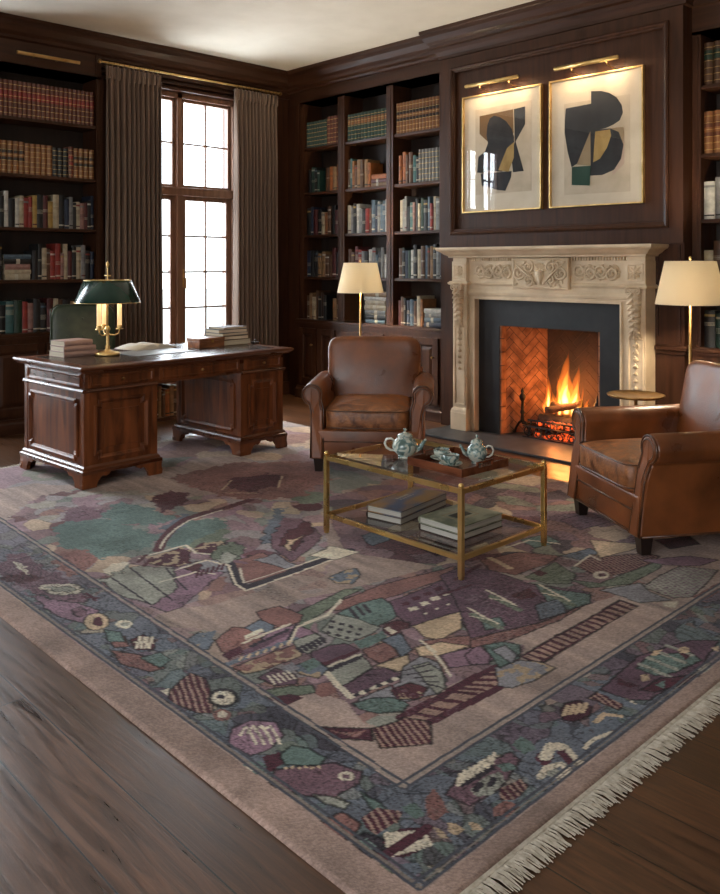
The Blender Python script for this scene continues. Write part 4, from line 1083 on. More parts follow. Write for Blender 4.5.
('t','f',[-2093,3061,-1980,3081,-1869,3135,-1819,3052,-1846,2923,-1927,2924]),
('b','f',[-1964,2872,-1933,3007,-1838,2903,-1867,2764]),
('d','f',[-2096,2883,-2082,3007,-2008,2959,-2036,2870]),
('t','f',[-2021,2591,-1992,2674,-1927,2624,-1958,2540]),
('c',0.012,[-2196,2856,-2009,2810]),
('g',0.03,[-2145,2817,-1980,2784]),
('c',0.008,[-2138,2794,-2050,2826]),
('c',0.012,[-2071,3067,-1887,3010]),
('g',0.03,[-2021,3023,-1859,2981]),
('c',0.008,[-2015,2998,-1927,3028]),
('c',0.012,[-2134,2651,-1959,2616]),
('g',0.03,[-2086,2617,-1932,2593]),
('c',0.008,[-2080,2596,-1997,2629]),
('g','f',[-2171,3097,-2183,3355,-2024,3285,-1985,3174,-2054,3102]),
('r','f',[-2442,3123,-2376,3350,-2212,3441,-2191,3309,-2216,3085,-2331,3053]),
('u',0.03,[-2426,3178,-2283,3140]),
('d','f',[-2174,3163,-2173,3218,-2127,3212,-2131,3156]),
('b','f',[-2212,3441,-2173,3645,-2101,3616,-2117,3463]),
('D','h',[-2090,3377,-2121,3576,-2073,3567,-1961,3762,-1882,3786,-1858,3546,-1909,3388,-1996,3349]),
('c',0.012,[-2090,3377,-2120,3557,-2052,3530]),
('c','f',[-1924,3389,-1916,3367,-1914,3345,-1920,3327,-1930,3315,-1945,3313,-1961,3321,-1974,3337,-1983,3358,-1985,3381,-1980,3400,-1968,3412,-1953,3413,-1938,3405]),
('D','f',[-1934,3379,-1930,3368,-1929,3357,-1931,3348,-1937,3342,-1944,3341,-1952,3345,-1959,3353,-1963,3364,-1964,3375,-1961,3385,-1956,3390,-1948,3391,-1940,3387]),
('g','f',[-2013,3211,-1903,3275,-1871,3570,-1853,3777,-1807,3636,-1807,3359,-1903,3193]),
('G','w',[-1751,3368,-1766,3554,-1755,3726,-1613,3802,-1578,3598,-1557,3415,-1607,3347]),
('l','f',[-1862,3205,-1782,3401,-1704,3338,-1600,3324,-1677,3200,-1770,3207]),
('r','f',[-1557,3415,-1547,3647,-1501,3550,-1511,3388]),
('M','f',[-1921,3666,-1783,3889,-1664,3935,-1692,3793,-1809,3689]),
('c','f',[-1616,3278,-1578,3332,-1552,3258,-1595,3242]),
('D','f',[-2009,3988,-1914,4176,-1825,4092,-1894,3914]),
('u','f',[-2066,3555,-2236,3751,-1990,3899]),
('m','f',[-4005,1492,-4036,1598,-3625,1614,-3269,1583,-3315,1476,-3547,1447,-3811,1420]),
('d','f',[-3775,1407,-3770,1516,-3646,1541,-3625,1479,-3691,1410]),
('c','f',[-3930,1533,-3829,1563,-3737,1516,-3811,1509]),
('c','f',[-3403,1612,-3382,1593,-3377,1566,-3388,1537,-3414,1510,-3450,1490,-3488,1483,-3522,1489,-3545,1507,-3551,1534,-3540,1565,-3513,1593,-3476,1612,-3437,1619]),
('G','f',[-3421,1594,-3409,1582,-3408,1564,-3418,1544,-3436,1525,-3459,1511,-3484,1504,-3504,1507,-3517,1519,-3518,1537,-3509,1557,-3490,1577,-3466,1591,-3441,1597]),
('D',0.016,[-3321,1574,-3265,1617]),
('D',0.016,[-3350,1605,-3252,1601]),
('M','f',[-3548,1414,-3383,1464,-3268,1540,-3146,1567,-3042,1473,-3193,1422]),
('u','f',[-3016,1539,-2991,1521,-2977,1499,-2978,1478,-2994,1463,-3020,1454,-3053,1456,-3086,1466,-3113,1484,-3128,1506,-3127,1528,-3111,1545,-3083,1553,-3049,1551]),
('D','f',[-3032,1522,-3019,1514,-3011,1504,-3010,1495,-3016,1489,-3028,1487,-3043,1488,-3059,1494,-3073,1503,-3081,1513,-3082,1522,-3076,1528,-3064,1530,-3049,1528]),
('m','f',[-3164,1520,-3146,1509,-3136,1496,-3135,1483,-3144,1475,-3160,1471,-3181,1472,-3203,1480,-3221,1491,-3232,1504,-3233,1517,-3224,1526,-3207,1530,-3186,1528]),
('c','f',[-2938,1595,-2926,1585,-2920,1573,-2923,1560,-2932,1551,-2947,1545,-2964,1545,-2981,1550,-2993,1560,-2999,1572,-2997,1585,-2987,1595,-2972,1600,-2954,1600]),
('G','f',[-2946,1586,-2940,1581,-2937,1575,-2938,1569,-2943,1564,-2950,1561,-2959,1561,-2967,1564,-2973,1569,-2976,1575,-2975,1581,-2970,1586,-2963,1589,-2954,1589]),
('r','f',[-2874,1463,-2861,1524,-2773,1497,-2796,1450]),
('t','f',[-2961,1494,-2905,1527,-2820,1507,-2859,1455]),
('d','f',[-2818,1521,-2830,1581,-2751,1591,-2685,1544,-2729,1497]),
('c',0.012,[-2741,1508,-2815,1561]),
('c',0.012,[-2731,1518,-2804,1571]),
('c',0.012,[-2721,1529,-2794,1582]),
('c',0.012,[-2711,1539,-2784,1593]),
('c',0.01,[-2793,1524,-2734,1573]),
('r','f',[-2794,1430,-2685,1489,-2536,1505,-2549,1451,-2672,1405]),
('t','f',[-2664,1477,-2656,1552,-2573,1551,-2550,1490]),
('D','h',[-2337,1390,-2394,1439,-2425,1492,-2449,1546,-2378,1560,-2305,1531,-2178,1461,-2215,1423,-2287,1407]),
('k','f',[-2201,1568,-2183,1549,-2176,1528,-2180,1508,-2194,1493,-2217,1486,-2243,1487,-2267,1498,-2286,1516,-2294,1538,-2290,1558,-2275,1574,-2252,1582,-2225,1579]),
('c','f',[-2206,1562,-2192,1547,-2187,1530,-2191,1514,-2203,1501,-2221,1495,-2242,1496,-2262,1504,-2276,1518,-2282,1536,-2279,1553,-2266,1566,-2247,1572,-2226,1571]),
('k','f',[-2235,1541,-2231,1537,-2230,1532,-2232,1527,-2235,1523,-2241,1520,-2247,1520,-2252,1522,-2256,1526,-2257,1531,-2256,1537,-2252,1541,-2246,1543,-2240,1543]),
('r','f',[-2132,1493,-2122,1482,-2118,1470,-2120,1458,-2128,1449,-2141,1445,-2157,1446,-2171,1453,-2182,1463,-2186,1476,-2184,1488,-2176,1497,-2162,1501,-2147,1499]),
('c','f',[-2146,1487,-2140,1481,-2137,1474,-2138,1467,-2143,1462,-2150,1460,-2159,1461,-2167,1465,-2173,1471,-2176,1478,-2175,1485,-2171,1490,-2163,1492,-2154,1491]),
('c','f',[-2418,1413,-2407,1444,-2372,1415]),
('M','f',[-2005,1393,-2071,1453,-2065,1523,-2007,1566,-1933,1542,-1905,1476,-1917,1407]),
('c',0.009,[-2023,1448,-2050,1490,-2003,1477,-1953,1455]),
('c',0.009,[-2016,1472,-2034,1507,-1987,1494,-1937,1471]),
('c',0.009,[-2008,1495,-2017,1524,-1970,1511,-1921,1488]),
('c',0.009,[-2000,1519,-2000,1542,-1954,1528,-1905,1505]),
('t','f',[-1843,1403,-1834,1392,-1832,1379,-1836,1366,-1846,1356,-1860,1350,-1875,1350,-1889,1355,-1898,1366,-1901,1379,-1897,1393,-1886,1404,-1872,1410,-1856,1409]),
('c','f',[-1864,1381,-1859,1376,-1857,1370,-1859,1364,-1863,1360,-1869,1358,-1876,1358,-1883,1361,-1888,1366,-1890,1373,-1888,1378,-1884,1383,-1878,1385,-1870,1384]),
('D','f',[-1894,1431,-1874,1480,-1828,1458,-1812,1390]),
('m','f',[-1817,1417,-1783,1479,-1726,1558,-1645,1584,-1611,1537,-1616,1441,-1686,1398,-1773,1367]),
('t','f',[-1862,1471,-1877,1527,-1834,1550,-1763,1554,-1745,1519,-1787,1482,-1817,1450]),
('u','f',[-1800,1448,-1797,1441,-1802,1437,-1809,1438,-1812,1445,-1807,1449]),
('u','f',[-1790,1465,-1788,1458,-1792,1453,-1799,1455,-1802,1462,-1798,1466]),
('u','f',[-1773,1476,-1771,1469,-1775,1464,-1783,1466,-1785,1473,-1781,1477]),
('u','f',[-1764,1493,-1761,1486,-1766,1481,-1773,1483,-1775,1490,-1771,1494]),
('u','f',[-1747,1504,-1744,1497,-1749,1492,-1756,1494,-1758,1501,-1754,1505]),
('u','f',[-1737,1521,-1734,1514,-1739,1509,-1746,1511,-1748,1518,-1744,1522]),
('G','f',[-1664,1421,-1628,1452,-1571,1470,-1560,1442,-1613,1421]),
('c','f',[-1647,1556,-1641,1548,-1640,1538,-1643,1529,-1649,1522,-1658,1519,-1668,1519,-1677,1524,-1682,1532,-1684,1542,-1681,1551,-1674,1558,-1665,1562,-1655,1561]),
('m','f',[-1654,1548,-1651,1544,-1651,1539,-1652,1534,-1656,1531,-1660,1529,-1665,1530,-1669,1532,-1672,1536,-1673,1541,-1671,1546,-1668,1549,-1663,1551,-1659,1550]),
('t','f',[-1586,1520,-1530,1531,-1484,1521,-1503,1490]),
('t','f',[-1468,1549,-1458,1594,-1404,1577,-1417,1546]),
('r','f',[-1566,1370,-1559,1431,-1492,1436,-1467,1379,-1509,1345]),
('D','h',[-1508,1452,-1507,1508,-1454,1541,-1435,1506,-1442,1436,-1474,1433]),
('k','f',[-1470,1376,-1465,1422,-1418,1440,-1378,1393,-1401,1359]),
('t','f',[-1451,1371,-1445,1412,-1412,1406,-1411,1372]),
('D','f',[-1410,1428,-1417,1488,-1373,1549,-1329,1513,-1333,1440,-1351,1412]),
('c',0.016,[-1423,1455,-1366,1410]),
('c',0.016,[-1415,1465,-1361,1423]),
('c',0.016,[-1407,1475,-1355,1436]),
('c',0.016,[-1399,1485,-1350,1449]),
('c',0.016,[-1391,1495,-1345,1462]),
('c',0.016,[-1383,1505,-1339,1475]),
('c',0.016,[-1375,1515,-1334,1488]),
('c',0.016,[-1367,1525,-1328,1501]),
('D',0.03,[-1377,1385,-1368,1544]),
('r','f',[-1445,1619,-1462,1673,-1415,1651,-1373,1626,-1374,1580,-1398,1577]),
('u','f',[-1360,1553,-1346,1562,-1308,1555,-1324,1538]),
('u','f',[-1350,1595,-1327,1609,-1299,1606,-1304,1574,-1330,1574]),
('u','f',[-1314,1632,-1292,1644,-1271,1641,-1283,1617]),
('u','f',[-1437,1705,-1397,1711,-1359,1709,-1397,1693]),
('b','f',[-1337,1393,-1311,1434,-1278,1432,-1281,1384]),
('g','f',[-1372,1380,-1330,1387,-1322,1368,-1354,1362]),
('m','f',[-1423,1672,-1444,1742,-1438,1839,-1420,1953,-1378,1942,-1336,1793,-1349,1684]),
('k','f',[-1442,1744,-1436,1881,-1398,1854,-1411,1727]),
('c',0.012,[-1426,1729,-1451,1773]),
('c',0.012,[-1426,1749,-1451,1793]),
('c',0.012,[-1425,1768,-1450,1813]),
('c',0.012,[-1424,1788,-1450,1833]),
('c',0.012,[-1424,1808,-1449,1854]),
('c',0.012,[-1423,1828,-1449,1875]),
('c',0.012,[-1422,1849,-1448,1896]),
('c',0.012,[-1421,1869,-1448,1918]),
('G','f',[-1391,1736,-1401,1813,-1383,1857,-1347,1830,-1338,1761,-1358,1728]),
('k',0.02,[-1380,1747,-1388,1775]),
('k',0.02,[-1367,1791,-1376,1820]),
('t','f',[-1412,1873,-1392,1914,-1360,1907,-1374,1866]),
('D','h',[-1336,1793,-1330,1874,-1291,1864,-1284,1788,-1311,1759]),
('r','f',[-1306,1719,-1302,1769,-1261,1777,-1255,1727,-1283,1697]),
('t','f',[-1437,1986,-1448,2041,-1406,2041,-1375,2015,-1387,1974]),
('D','f',[-1354,1980,-1362,2042,-1321,2029,-1308,1961]),
('c',0.035,[-1337,2005,-1356,2063,-1334,2086,-1282,2056,-1258,2047]),
('D','f',[-1330,2048,-1319,2073,-1268,2043,-1269,2015]),
('c',0.022,[-1295,1917,-1306,1963,-1290,2007,-1259,1999,-1255,1952]),
('G','f',[-1267,1971,-1264,1963,-1264,1954,-1268,1946,-1273,1940,-1281,1937,-1288,1938,-1293,1944,-1297,1952,-1296,1961,-1293,1970,-1287,1976,-1280,1978,-1273,1977]),
('D','f',[-1446,2250,-1459,2298,-1435,2348,-1390,2343,-1363,2287,-1377,2224,-1408,2208]),
('u',0.014,[-1422,2234,-1442,2289]),
('u',0.014,[-1412,2253,-1432,2308]),
('u',0.014,[-1402,2271,-1422,2327]),
('u',0.014,[-1393,2290,-1412,2346]),
('D','h',[-1424,2378,-1424,2451,-1373,2449,-1326,2427,-1321,2381,-1385,2383]),
('u',0.018,[-1333,2270,-1339,2329,-1299,2354]),
('b',0.016,[-1335,2205,-1312,2292,-1259,2269]),
('c',0.014,[-1283,2125,-1290,2176,-1271,2256]),
('b',0.03,[-1424,2451,-1310,2435,-1269,2453]),
('c',0.008,[-1424,2488,-1300,2455]),
('p','f',[-1424,2451,-1453,2773,-1383,3018,-1309,3095,-1263,2833,-1281,2509,-1325,2463]),
('t','f',[-1416,2674,-1429,2799,-1341,2924,-1284,2895,-1308,2746,-1344,2668]),
('G',0.022,[-1421,2711,-1314,2700]),
('G',0.022,[-1420,2775,-1317,2766]),
('G',0.022,[-1420,2841,-1321,2835]),
('G',0.022,[-1420,2910,-1325,2907]),
('D','f',[-1429,2569,-1387,2565,-1346,2569,-1363,2533,-1403,2529]),
('D','f',[-1334,2545,-1326,2667,-1245,2791,-1244,2714,-1294,2568]),
('u','f',[-1382,2638,-1364,2658,-1343,2630,-1355,2599]),
('u','f',[-1429,2799,-1435,2848,-1417,2867,-1413,2805]),
('u','f',[-1347,2939,-1344,2926,-1344,2913,-1347,2902,-1354,2895,-1362,2893,-1371,2898,-1377,2908,-1381,2921,-1382,2935,-1378,2946,-1371,2953,-1363,2955,-1354,2950]),
('D','f',[-1370,2893,-1330,2902,-1323,2855]),
('G','f',[-1230,2868,-1227,2854,-1228,2838,-1233,2825,-1241,2816,-1251,2814,-1261,2818,-1268,2828,-1272,2842,-1271,2858,-1266,2871,-1257,2880,-1247,2883,-1237,2878]),
('u','f',[-1304,3007,-1294,3052,-1269,2999]),
('t','f',[-1315,2611,-1310,2664,-1285,2614]),
('D',0.02,[-2363,2845,-2402,3071]),
('D',0.02,[-2300,2670,-2281,2848])]

# ---------------------------------------------------------------- rug
RT = .012
def smooth_noise(x, y, sc, seed):
    """cheap vectorised value noise"""
    rs = np.random.RandomState(seed); G = rs.rand(64, 64)
    u = x*sc; v = y*sc; iu = np.floor(u).astype(int); iv = np.floor(v).astype(int); fu = u-iu; fv = v-iv
    fu = fu*fu*(3-2*fu); fv = fv*fv*(3-2*fv)
    g = lambda a, b: G[a % 64, b % 64]
    return g(iu, iv)*(1-fu)*(1-fv)+g(iu+1, iv)*fu*(1-fv)+g(iu, iv+1)*(1-fu)*fv+g(iu+1, iv+1)*fu*fv
def fbm(x, y, sc, seed, o=3):
    s = 0; a = 1; n = 0
    for k in range(o): s = s+a*smooth_noise(x, y, sc*2**k, seed+k); n += a; a *= .55
    return s/n
RC = {k: np.array(v)/255. for k, v in {'T': (168, 136, 122), 'r': (148, 104, 98), 'd': (98, 52, 60), 'D': (92, 46, 60), 'u': (205, 178, 146), 'c': (214, 202, 180), 't': (108, 130, 124), 'm': (128, 96, 108), 'b': (112, 121, 134),
      'g': (120, 130, 112), 'G': (160, 160, 148), 'M': (150, 116, 134), 'k': (64, 56, 66), 'l': (148, 146, 152), 'p': (114, 84, 100)}.items()}
def lin(c): return np.where(c <= .04045, c/12.92, ((c+.055)/1.055)**2.4)
def make_rug():
    X0, X1, Y0, Y1 = -5.80, -1.18, 1.262, 4.66
    def axis(a, b, s0, s1):       # spacing grows away from the near corner
        v = [a]; d = abs(b-a); sg = 1 if b > a else -1
        while abs(v[-1]-a) < d: v.append(v[-1]+sg*(s0+(s1-s0)*abs(v[-1]-a)/d))
        v[-1] = b; return np.array(v)
    xs = axis(X1, X0, .0042, .0125)[::-1]; ys = axis(Y0, Y1, .0042, .0115)
    nx, ny = len(xs), len(ys); X, Y = np.meshgrid(xs, ys, indexing='ij')
    # --- hand-drawn wobble of the coordinates
    wx = (fbm(X, Y, 5, 1)-.5)*.20; wy = (fbm(X, Y, 5, 5)-.5)*.20
    Xw, Yw = X+wx, Y+wy
    tan = np.array((168, 146, 136))/255.
    n1 = fbm(X, Y*2.6, 1.6, 11, 4)[..., None]; n2 = fbm(X*.8, Y*9, 3.0, 15, 3)[..., None]
    C = tan*(0.82+.34*n1)+(n2-.5)*np.array((.20, .16, .13))
    # patches of washed dusty colour
    def cells(sc, seed, pal, wgt):
        u, v = Xw*sc, Yw*sc*1.15; iu, iv = np.floor(u).astype(int), np.floor(v).astype(int); rs = np.random.RandomState(seed)
        jx, jy, pc = rs.rand(97, 97), rs.rand(97, 97), rs.choice(len(pal), (97, 97), p=wgt); best = np.full(u.shape, 9.); sec = best.copy(); idx = np.zeros(u.shape, int)
        for a in (-1, 0, 1):
            for b in (-1, 0, 1):
                ca, cb = iu+a, iv+b; d = (ca+jx[ca % 97, cb % 97]-u)**2+(cb+jy[ca % 97, cb % 97]-v)**2; d = np.sqrt(d)
                nb = d < best; sec = np.where(nb, best, np.minimum(sec, d)); idx = np.where(nb, pc[ca % 97, cb % 97], idx); best = np.where(nb, d, best)
        return np.array([RC[p] for p in pal])[idx], sec-best
    far = (X < -3.6)
    cc, ce = cells(3.2, 3, 'rMugmlt', [.2, .2, .22, .1, .1, .1, .08])
    f1 = (fbm(X, Y, 1.3, 31)[..., None] > .50)*.55
    f1 = f1*np.clip((-X[..., None]-2.1)/1.2, 0, 1)
    C = C*(1-f1)+cc*f1
    # busy middle belt between the field's open sand areas
    # --- border
    dl = Y-Y0; inner_y = 1.61+.035*(-1.52-X)
    band_l = (Y > 1.375+.0*X) & (Y < inner_y) & (X < -1.25); band_r = (X > -1.515) & (X < -1.245) & (Y > 1.375); band = band_l | band_r
    bc, be = cells(6.5, 8, 'bbkmpgtM', [.22, .2, .10, .13, .10, .09, .10, .06]); slate = np.array((104, 106, 117))/255.
    bc = bc*.5+slate*.5+(fbm(X, Y, 14, 41)[..., None]-.5)*.12
    farb = np.clip((-X-2.6)/1.5, 0, 1)[..., None]; bc = bc*(1-.45*farb)+np.array((160, 140, 148))/255*.45*farb
    b2, be2 = cells(17, 12, 'bbkrgtGmu', [.2, .16, .14, .12, .12, .1, .06, .06, .04]); k2 = ((fbm(X, Y, 6, 43, 2) > .50)*.5)[..., None]; bc = bc*(1-k2)+b2*k2
    bc = np.where((be2 < .05)[..., None] & (k2 > 0), bc*.74, bc)
    bc = np.where((be < .035)[..., None], bc*.72, bc)
    C = np.where(band[..., None], bc, C)
    # --- traced motifs, in metres on the rug
    def dist_poly(x, y, P, closed):
        d = np.full(x.shape, 9.); n = len(P)
        for i in range(n if closed else n-1):
            ax, ay = P[i]; bx, by = P[(i+1) % n]; vx, vy = bx-ax, by-ay; L2 = vx*vx+vy*vy+1e-9
            t = np.clip(((x-ax)*vx+(y-ay)*vy)/L2, 0, 1); d = np.minimum(d, np.hypot(x-ax-t*vx, y-ay-t*vy))
        return d
    fr = np.clip((-X-2.9)/1.2, 0, 1); wx2 = (fbm(X, Y, 20, 51, 3)-.5)*(.009+.16*fr); wy2 = (fbm(X, Y, 20, 55, 3)-.5)*(.009+.10*fr); Xp, Yp = X+wx2, Y+wy2
    Xs, Ys = X+(fbm(X, Y, 20, 51, 3)-.5)*.006, Y+(fbm(X, Y, 20, 55, 3)-.5)*.006
    qa, qe = cells(9.5, 21, 'rmpMlGtuD', [.2, .2, .16, .12, .10, .08, .07, .05, .02]); qf, qfe = cells(8, 23, 'lMmGtrud', [.22, .2, .16, .12, .08, .1, .07, .05]); qd, qde = cells(6, 25, 'mprDkgu', [.2, .2, .22, .14, .06, .10, .08])
    tan_ = C.copy()
    Q = {'A': (qa*.62+tan_*.38, qe), 'F': (qf*.62+tan_*.38, qfe*3), 'E': (qd*.7+tan_*.3, qde*2)}
    tex = fbm(X, Y, 7, 61, 3); tex2 = fbm(X, Y, 34, 65, 2)
    i0 = fbm(Xw, Yw, 9, 141, 2)*20; l1 = i0-np.round(i0)
    for c, k, q in RUG:
        P = [(q[i]/1000, q[i+1]/1000) for i in range(0, len(q), 2)]; pad = .05
        a0, a1 = np.searchsorted(xs, [min(p[0] for p in P)-pad, max(p[0] for p in P)+pad]); b0, b1 = np.searchsorted(ys, [min(p[1] for p in P)-pad, max(p[1] for p in P)+pad])
        if a1 <= a0 or b1 <= b0: continue
        sl = (slice(a0, a1), slice(b0, b1)); x, y = Xp[sl], Yp[sl]; col = RC.get(c)
        if not isinstance(k, str):
            x, y = Xs[sl], Ys[sl]
            dd = dist_poly(x, y, P, False); mk = dd < k/2
            C[sl] = np.where(mk[..., None], col*(.92+.16*tex[sl][..., None]), C[sl]); continue
        ins = np.zeros(x.shape, bool); n = len(P)
        for i in range(n):
            ax, ay = P[i]; bx, by = P[(i+1) % n]
            if ay == by: continue
            ins ^= ((ay > y) != (by > y)) & (x < (bx-ax)*(y-ay)/(by-ay)+ax)
        if k == 'q':
            qc, qq = Q[c]; cq = qc[sl]*(.85+.3*tex[sl][..., None]); cq = np.where((qq[sl] < .045)[..., None], cq*.76, cq)
            C[sl] = np.where((ins & ~band[sl])[..., None], cq, C[sl]); continue
        big_ = True; t = tex[sl][..., None]; cc2 = col*(.80+.38*t)
        if k == 'f' and big_: cc2 = cc2*(1-.10*(np.abs(l1[sl]) < .10)[..., None])
        if k == 's': cc2 = np.where((tex2[sl] > .56)[..., None], RC['u']*.85, cc2)
        if k == 'h': cc2 = np.where((np.sin((x*.5+y*1.2)*240) > .25)[..., None], RC['T'], cc2)
        if k == 'w': cc2 = np.where((np.sin(x*150+3*t[..., 0])*np.sin(y*260) > .25)[..., None], RC['M']*.9, cc2)
        C[sl] = np.where(ins[..., None], cc2, C[sl])
        big = (max(p[0] for p in P)-min(p[0] for p in P)) > .09
        if big:
            dd = dist_poly(x, y, P, True); C[sl] = np.where(((dd < .0042) & (fr[sl] < .5))[..., None], C[sl]*.58, C[sl])
    # --- carved contour lines in the patterned zones
    iso = fbm(Xw, Yw, 5.5, 71, 3)*26; ln = np.abs(iso-np.round(iso)); rng = fbm(X, Y, 2.2, 77, 2)
    lum = C.mean(-1); busy = (band | (lum < .50)) & (rng > .46); sc_ = np.where(rng > .56, .075, .05)
    C = np.where((busy & (ln < sc_))[..., None], C*.70, C); C = np.where((busy & (ln > .44) & (rng > .60))[..., None], C*.78+.16, C)
    inA = band | ((lum < .535) & (X > -3.4))
    w1 = fbm(X, Y, 4, 111, 2); iso2 = fbm(Xw+.03*w1, Yw, 12, 113, 2)*17; l2 = np.abs(iso2-np.round(iso2))
    C = np.where((inA & (l2 < .055) & (w1 > .42))[..., None], C*.74, C); C = np.where((inA & (np.abs(l2-.25) < .03) & (w1 > .60))[..., None], C*.8+.13, C)
    iso3 = np.sin((X*.6+Y)*190+fbm(X, Y, 6, 117, 2)*22); C = np.where((band & (iso3 > .78) & (fbm(X, Y, 5, 119, 2) > .60))[..., None], C*.80, C)
    # --- border guard stripes
    def stripe(d, c, w=.005): 
        nonlocal C; C = np.where((np.abs(d) < w)[..., None], c, C)
    dk, lt = np.array((82, 84, 94))/255., np.array((160, 146, 136))/255.
    sy = np.where(X < -1.515, Y-inner_y, 9); sxx = np.where(Y > inner_y, X+1.515, 9)
    for off, c, w in ((0, dk, .0045), (.012, lt, .0045), (.024, dk, .0045)): stripe(sy-off, c, w); stripe(np.where((Y > 1.60), sxx+off, 9), c, w)
    oy = np.where(X < -1.245, Y-1.375, 9); ox = np.where(Y > 1.375, X+1.245, 9)
    for off, c, w in ((0, dk, .005), (.012, lt*.85, .004), (.024, dk, .005)): stripe(oy-off, c, w); stripe(ox+off, c, w)
    pl = (Y < 1.366) | (X > -1.237)
    C = np.where(pl[..., None], np.array((160, 135, 124))/255.*(.76+.46*fbm(X, Y*1.0, 5, 81, 4)[..., None]), C)
    # pile fleck and abrash
    fl_ = np.random.RandomState(2).rand(nx, ny, 1); C = C*(.90+.20*fl_)*(.93+.14*fbm(X, Y, 1.1, 91, 2)[..., None])
    C = .50+(C-.50)*1.13
    g = C.mean(-1, keepdims=True); C = g+(C-g)*RUGSAT
    C = np.clip(lin(np.clip(C, 0, 1))*RUGK, 0, 1)
    Z = RT+(fbm(X, Y, 24, 95, 2)-.5)*.003; edge = np.minimum.reduce([X-X0, X1-X, Y-Y0, Y1-Y]); Z = Z-.009*np.clip(1-edge/.012, 0, 1)**2
    co = np.stack([X-X1, Y-Y0, Z], -1).reshape(-1, 3)
    i = np.arange(nx*ny).reshape(nx, ny); q = np.stack([i[:-1, :-1], i[1:, :-1], i[1:, 1:], i[:-1, 1:]], -1).reshape(-1, 4)
    # skirt down to the floor
    loop = np.concatenate([i[:, 0], i[-1, 1:], i[-2::-1, -1], i[0, -2:0:-1]]); nb = len(co); low = co[loop].copy(); low[:, 2] = .0005
    co = np.concatenate([co, low]); k = np.arange(len(loop)); kn = (k+1) % len(loop)
    sk = np.stack([loop[k], nb+k, nb+kn, loop[kn]], -1); q = np.concatenate([q, sk, ]); 
    cols = np.concatenate([C.reshape(-1, 3), C.reshape(-1, 3)[loop]*.9])
    me = bpy.data.meshes.new('pile'); me.vertices.add(len(co)); me.vertices.foreach_set('co', co.astype(np.float32).ravel())
    me.loops.add(q.size); me.loops.foreach_set('vertex_index', q.ravel().astype(np.int32)); me.polygons.add(len(q)); me.polygons.foreach_set('loop_start', np.arange(0, q.size, 4, dtype=np.int32))
    me.polygons.foreach_set('use_smooth', np.ones(len(q), bool)); me.update(calc_edges=True); me.validate()
    at = me.color_attributes.new('rug_design', 'FLOAT_COLOR', 'POINT'); at.data.foreach_set('color', np.concatenate([cols, np.ones((len(cols), 1))], 1).astype(np.float32).ravel())
    mt = mat('wool_rug_pile', (.5, .4, .35), .92, 0, .15, Sheen_Weight=.12, Sheen_Roughness=.4); t = mt.node_tree; N = t.nodes; b = N['Principled BSDF']
    ca = N.new('ShaderNodeVertexColor'); ca.layer_name = 'rug_design'
    tc = N.new('ShaderNodeTexCoord'); mp = N.new('ShaderNodeMapping'); mp.inputs['Scale'].default_value = (160, 420, 160); n = N.new('ShaderNodeTexNoise'); n.inputs['Scale'].default_value = 1; n.inputs['Detail'].default_value = 3
    t.links.new(tc.outputs['Object'], mp.inputs[0]); t.links.new(mp.outputs[0], n.inputs[0])
    mx = N.new('ShaderNodeMix'); mx.data_type = 'RGBA'; mx.blend_type = 'OVERLAY'; mx.inputs[0].default_value = .35
    t.links.new(ca.outputs[0], mx.inputs[6]); t.links.new(n.outputs[0], mx.inputs[7]); t.links.new(mx.outputs[2], b.inputs['Base Color'])
    bp = N.new('ShaderNodeBump'); bp.inputs['Strength'].default_value = .5; bp.inputs['Distance'].default_value = .004; t.links.new(n.outputs[0], bp.inputs['Height']); t.links.new(bp.outputs[0], b.inputs['Normal'])
    me.materials.append(mt)
    root = thing('rug', 'large patterned wool rug in dusty mauve, slate, teal and sand with cream fringe', 'rug', (X1, Y0, 0))
    o = bpy.data.objects.new('pile', me); COL.objects.link(o); o.parent = root
    FR = noisy('cream_cotton_fringe', (.38, .33, .26), (.56, .50, .41), (30, 30, 30), 2, .9)
    for end, xa, sg in (('near', 0, 1), ('far', X0-X1, -1)):
        m = M(); r = random.Random(3 if sg > 0 else 4); step = .0042 if sg > 0 else .012; y = 0
        m.box(min(xa, xa+sg*.012), 0, .001, max(xa, xa+sg*.012), Y1-Y0, .009)
        while y < Y1-Y0:
            L = r.uniform(.062, .085); dy = r.gauss(0, .006)+.004; n = 3; w = r.uniform(.0017, .0026)
            p0 = (xa+sg*.008, y, .006); p1 = (xa+sg*(L*.5), y+dy*.4+r.gauss(0, .003), .007+r.uniform(0, .004)); p2 = (xa+sg*L, y+dy, .003)
            m.tube([p0, p1, p2], [w, w*1.15, w*.7], 4); y += step*r.uniform(.6, 1.3)
        f = m.build('fringe', FR, root); tag(f, kind='stuff')
RUGK, RUGSAT = .86, .84
make_rug()

# ---------------------------------------------------------------- desk  (local: x along the length, front -y)
FZ = RT+.002          # things on the rug
DR = R(90+3.2)
desk = thing('pedestal_desk', 'large mahogany pedestal desk with panelled sides standing on the rug edge', 'desk', (-4.85-.05-.46, 2.29+.90-.026, FZ), DR)
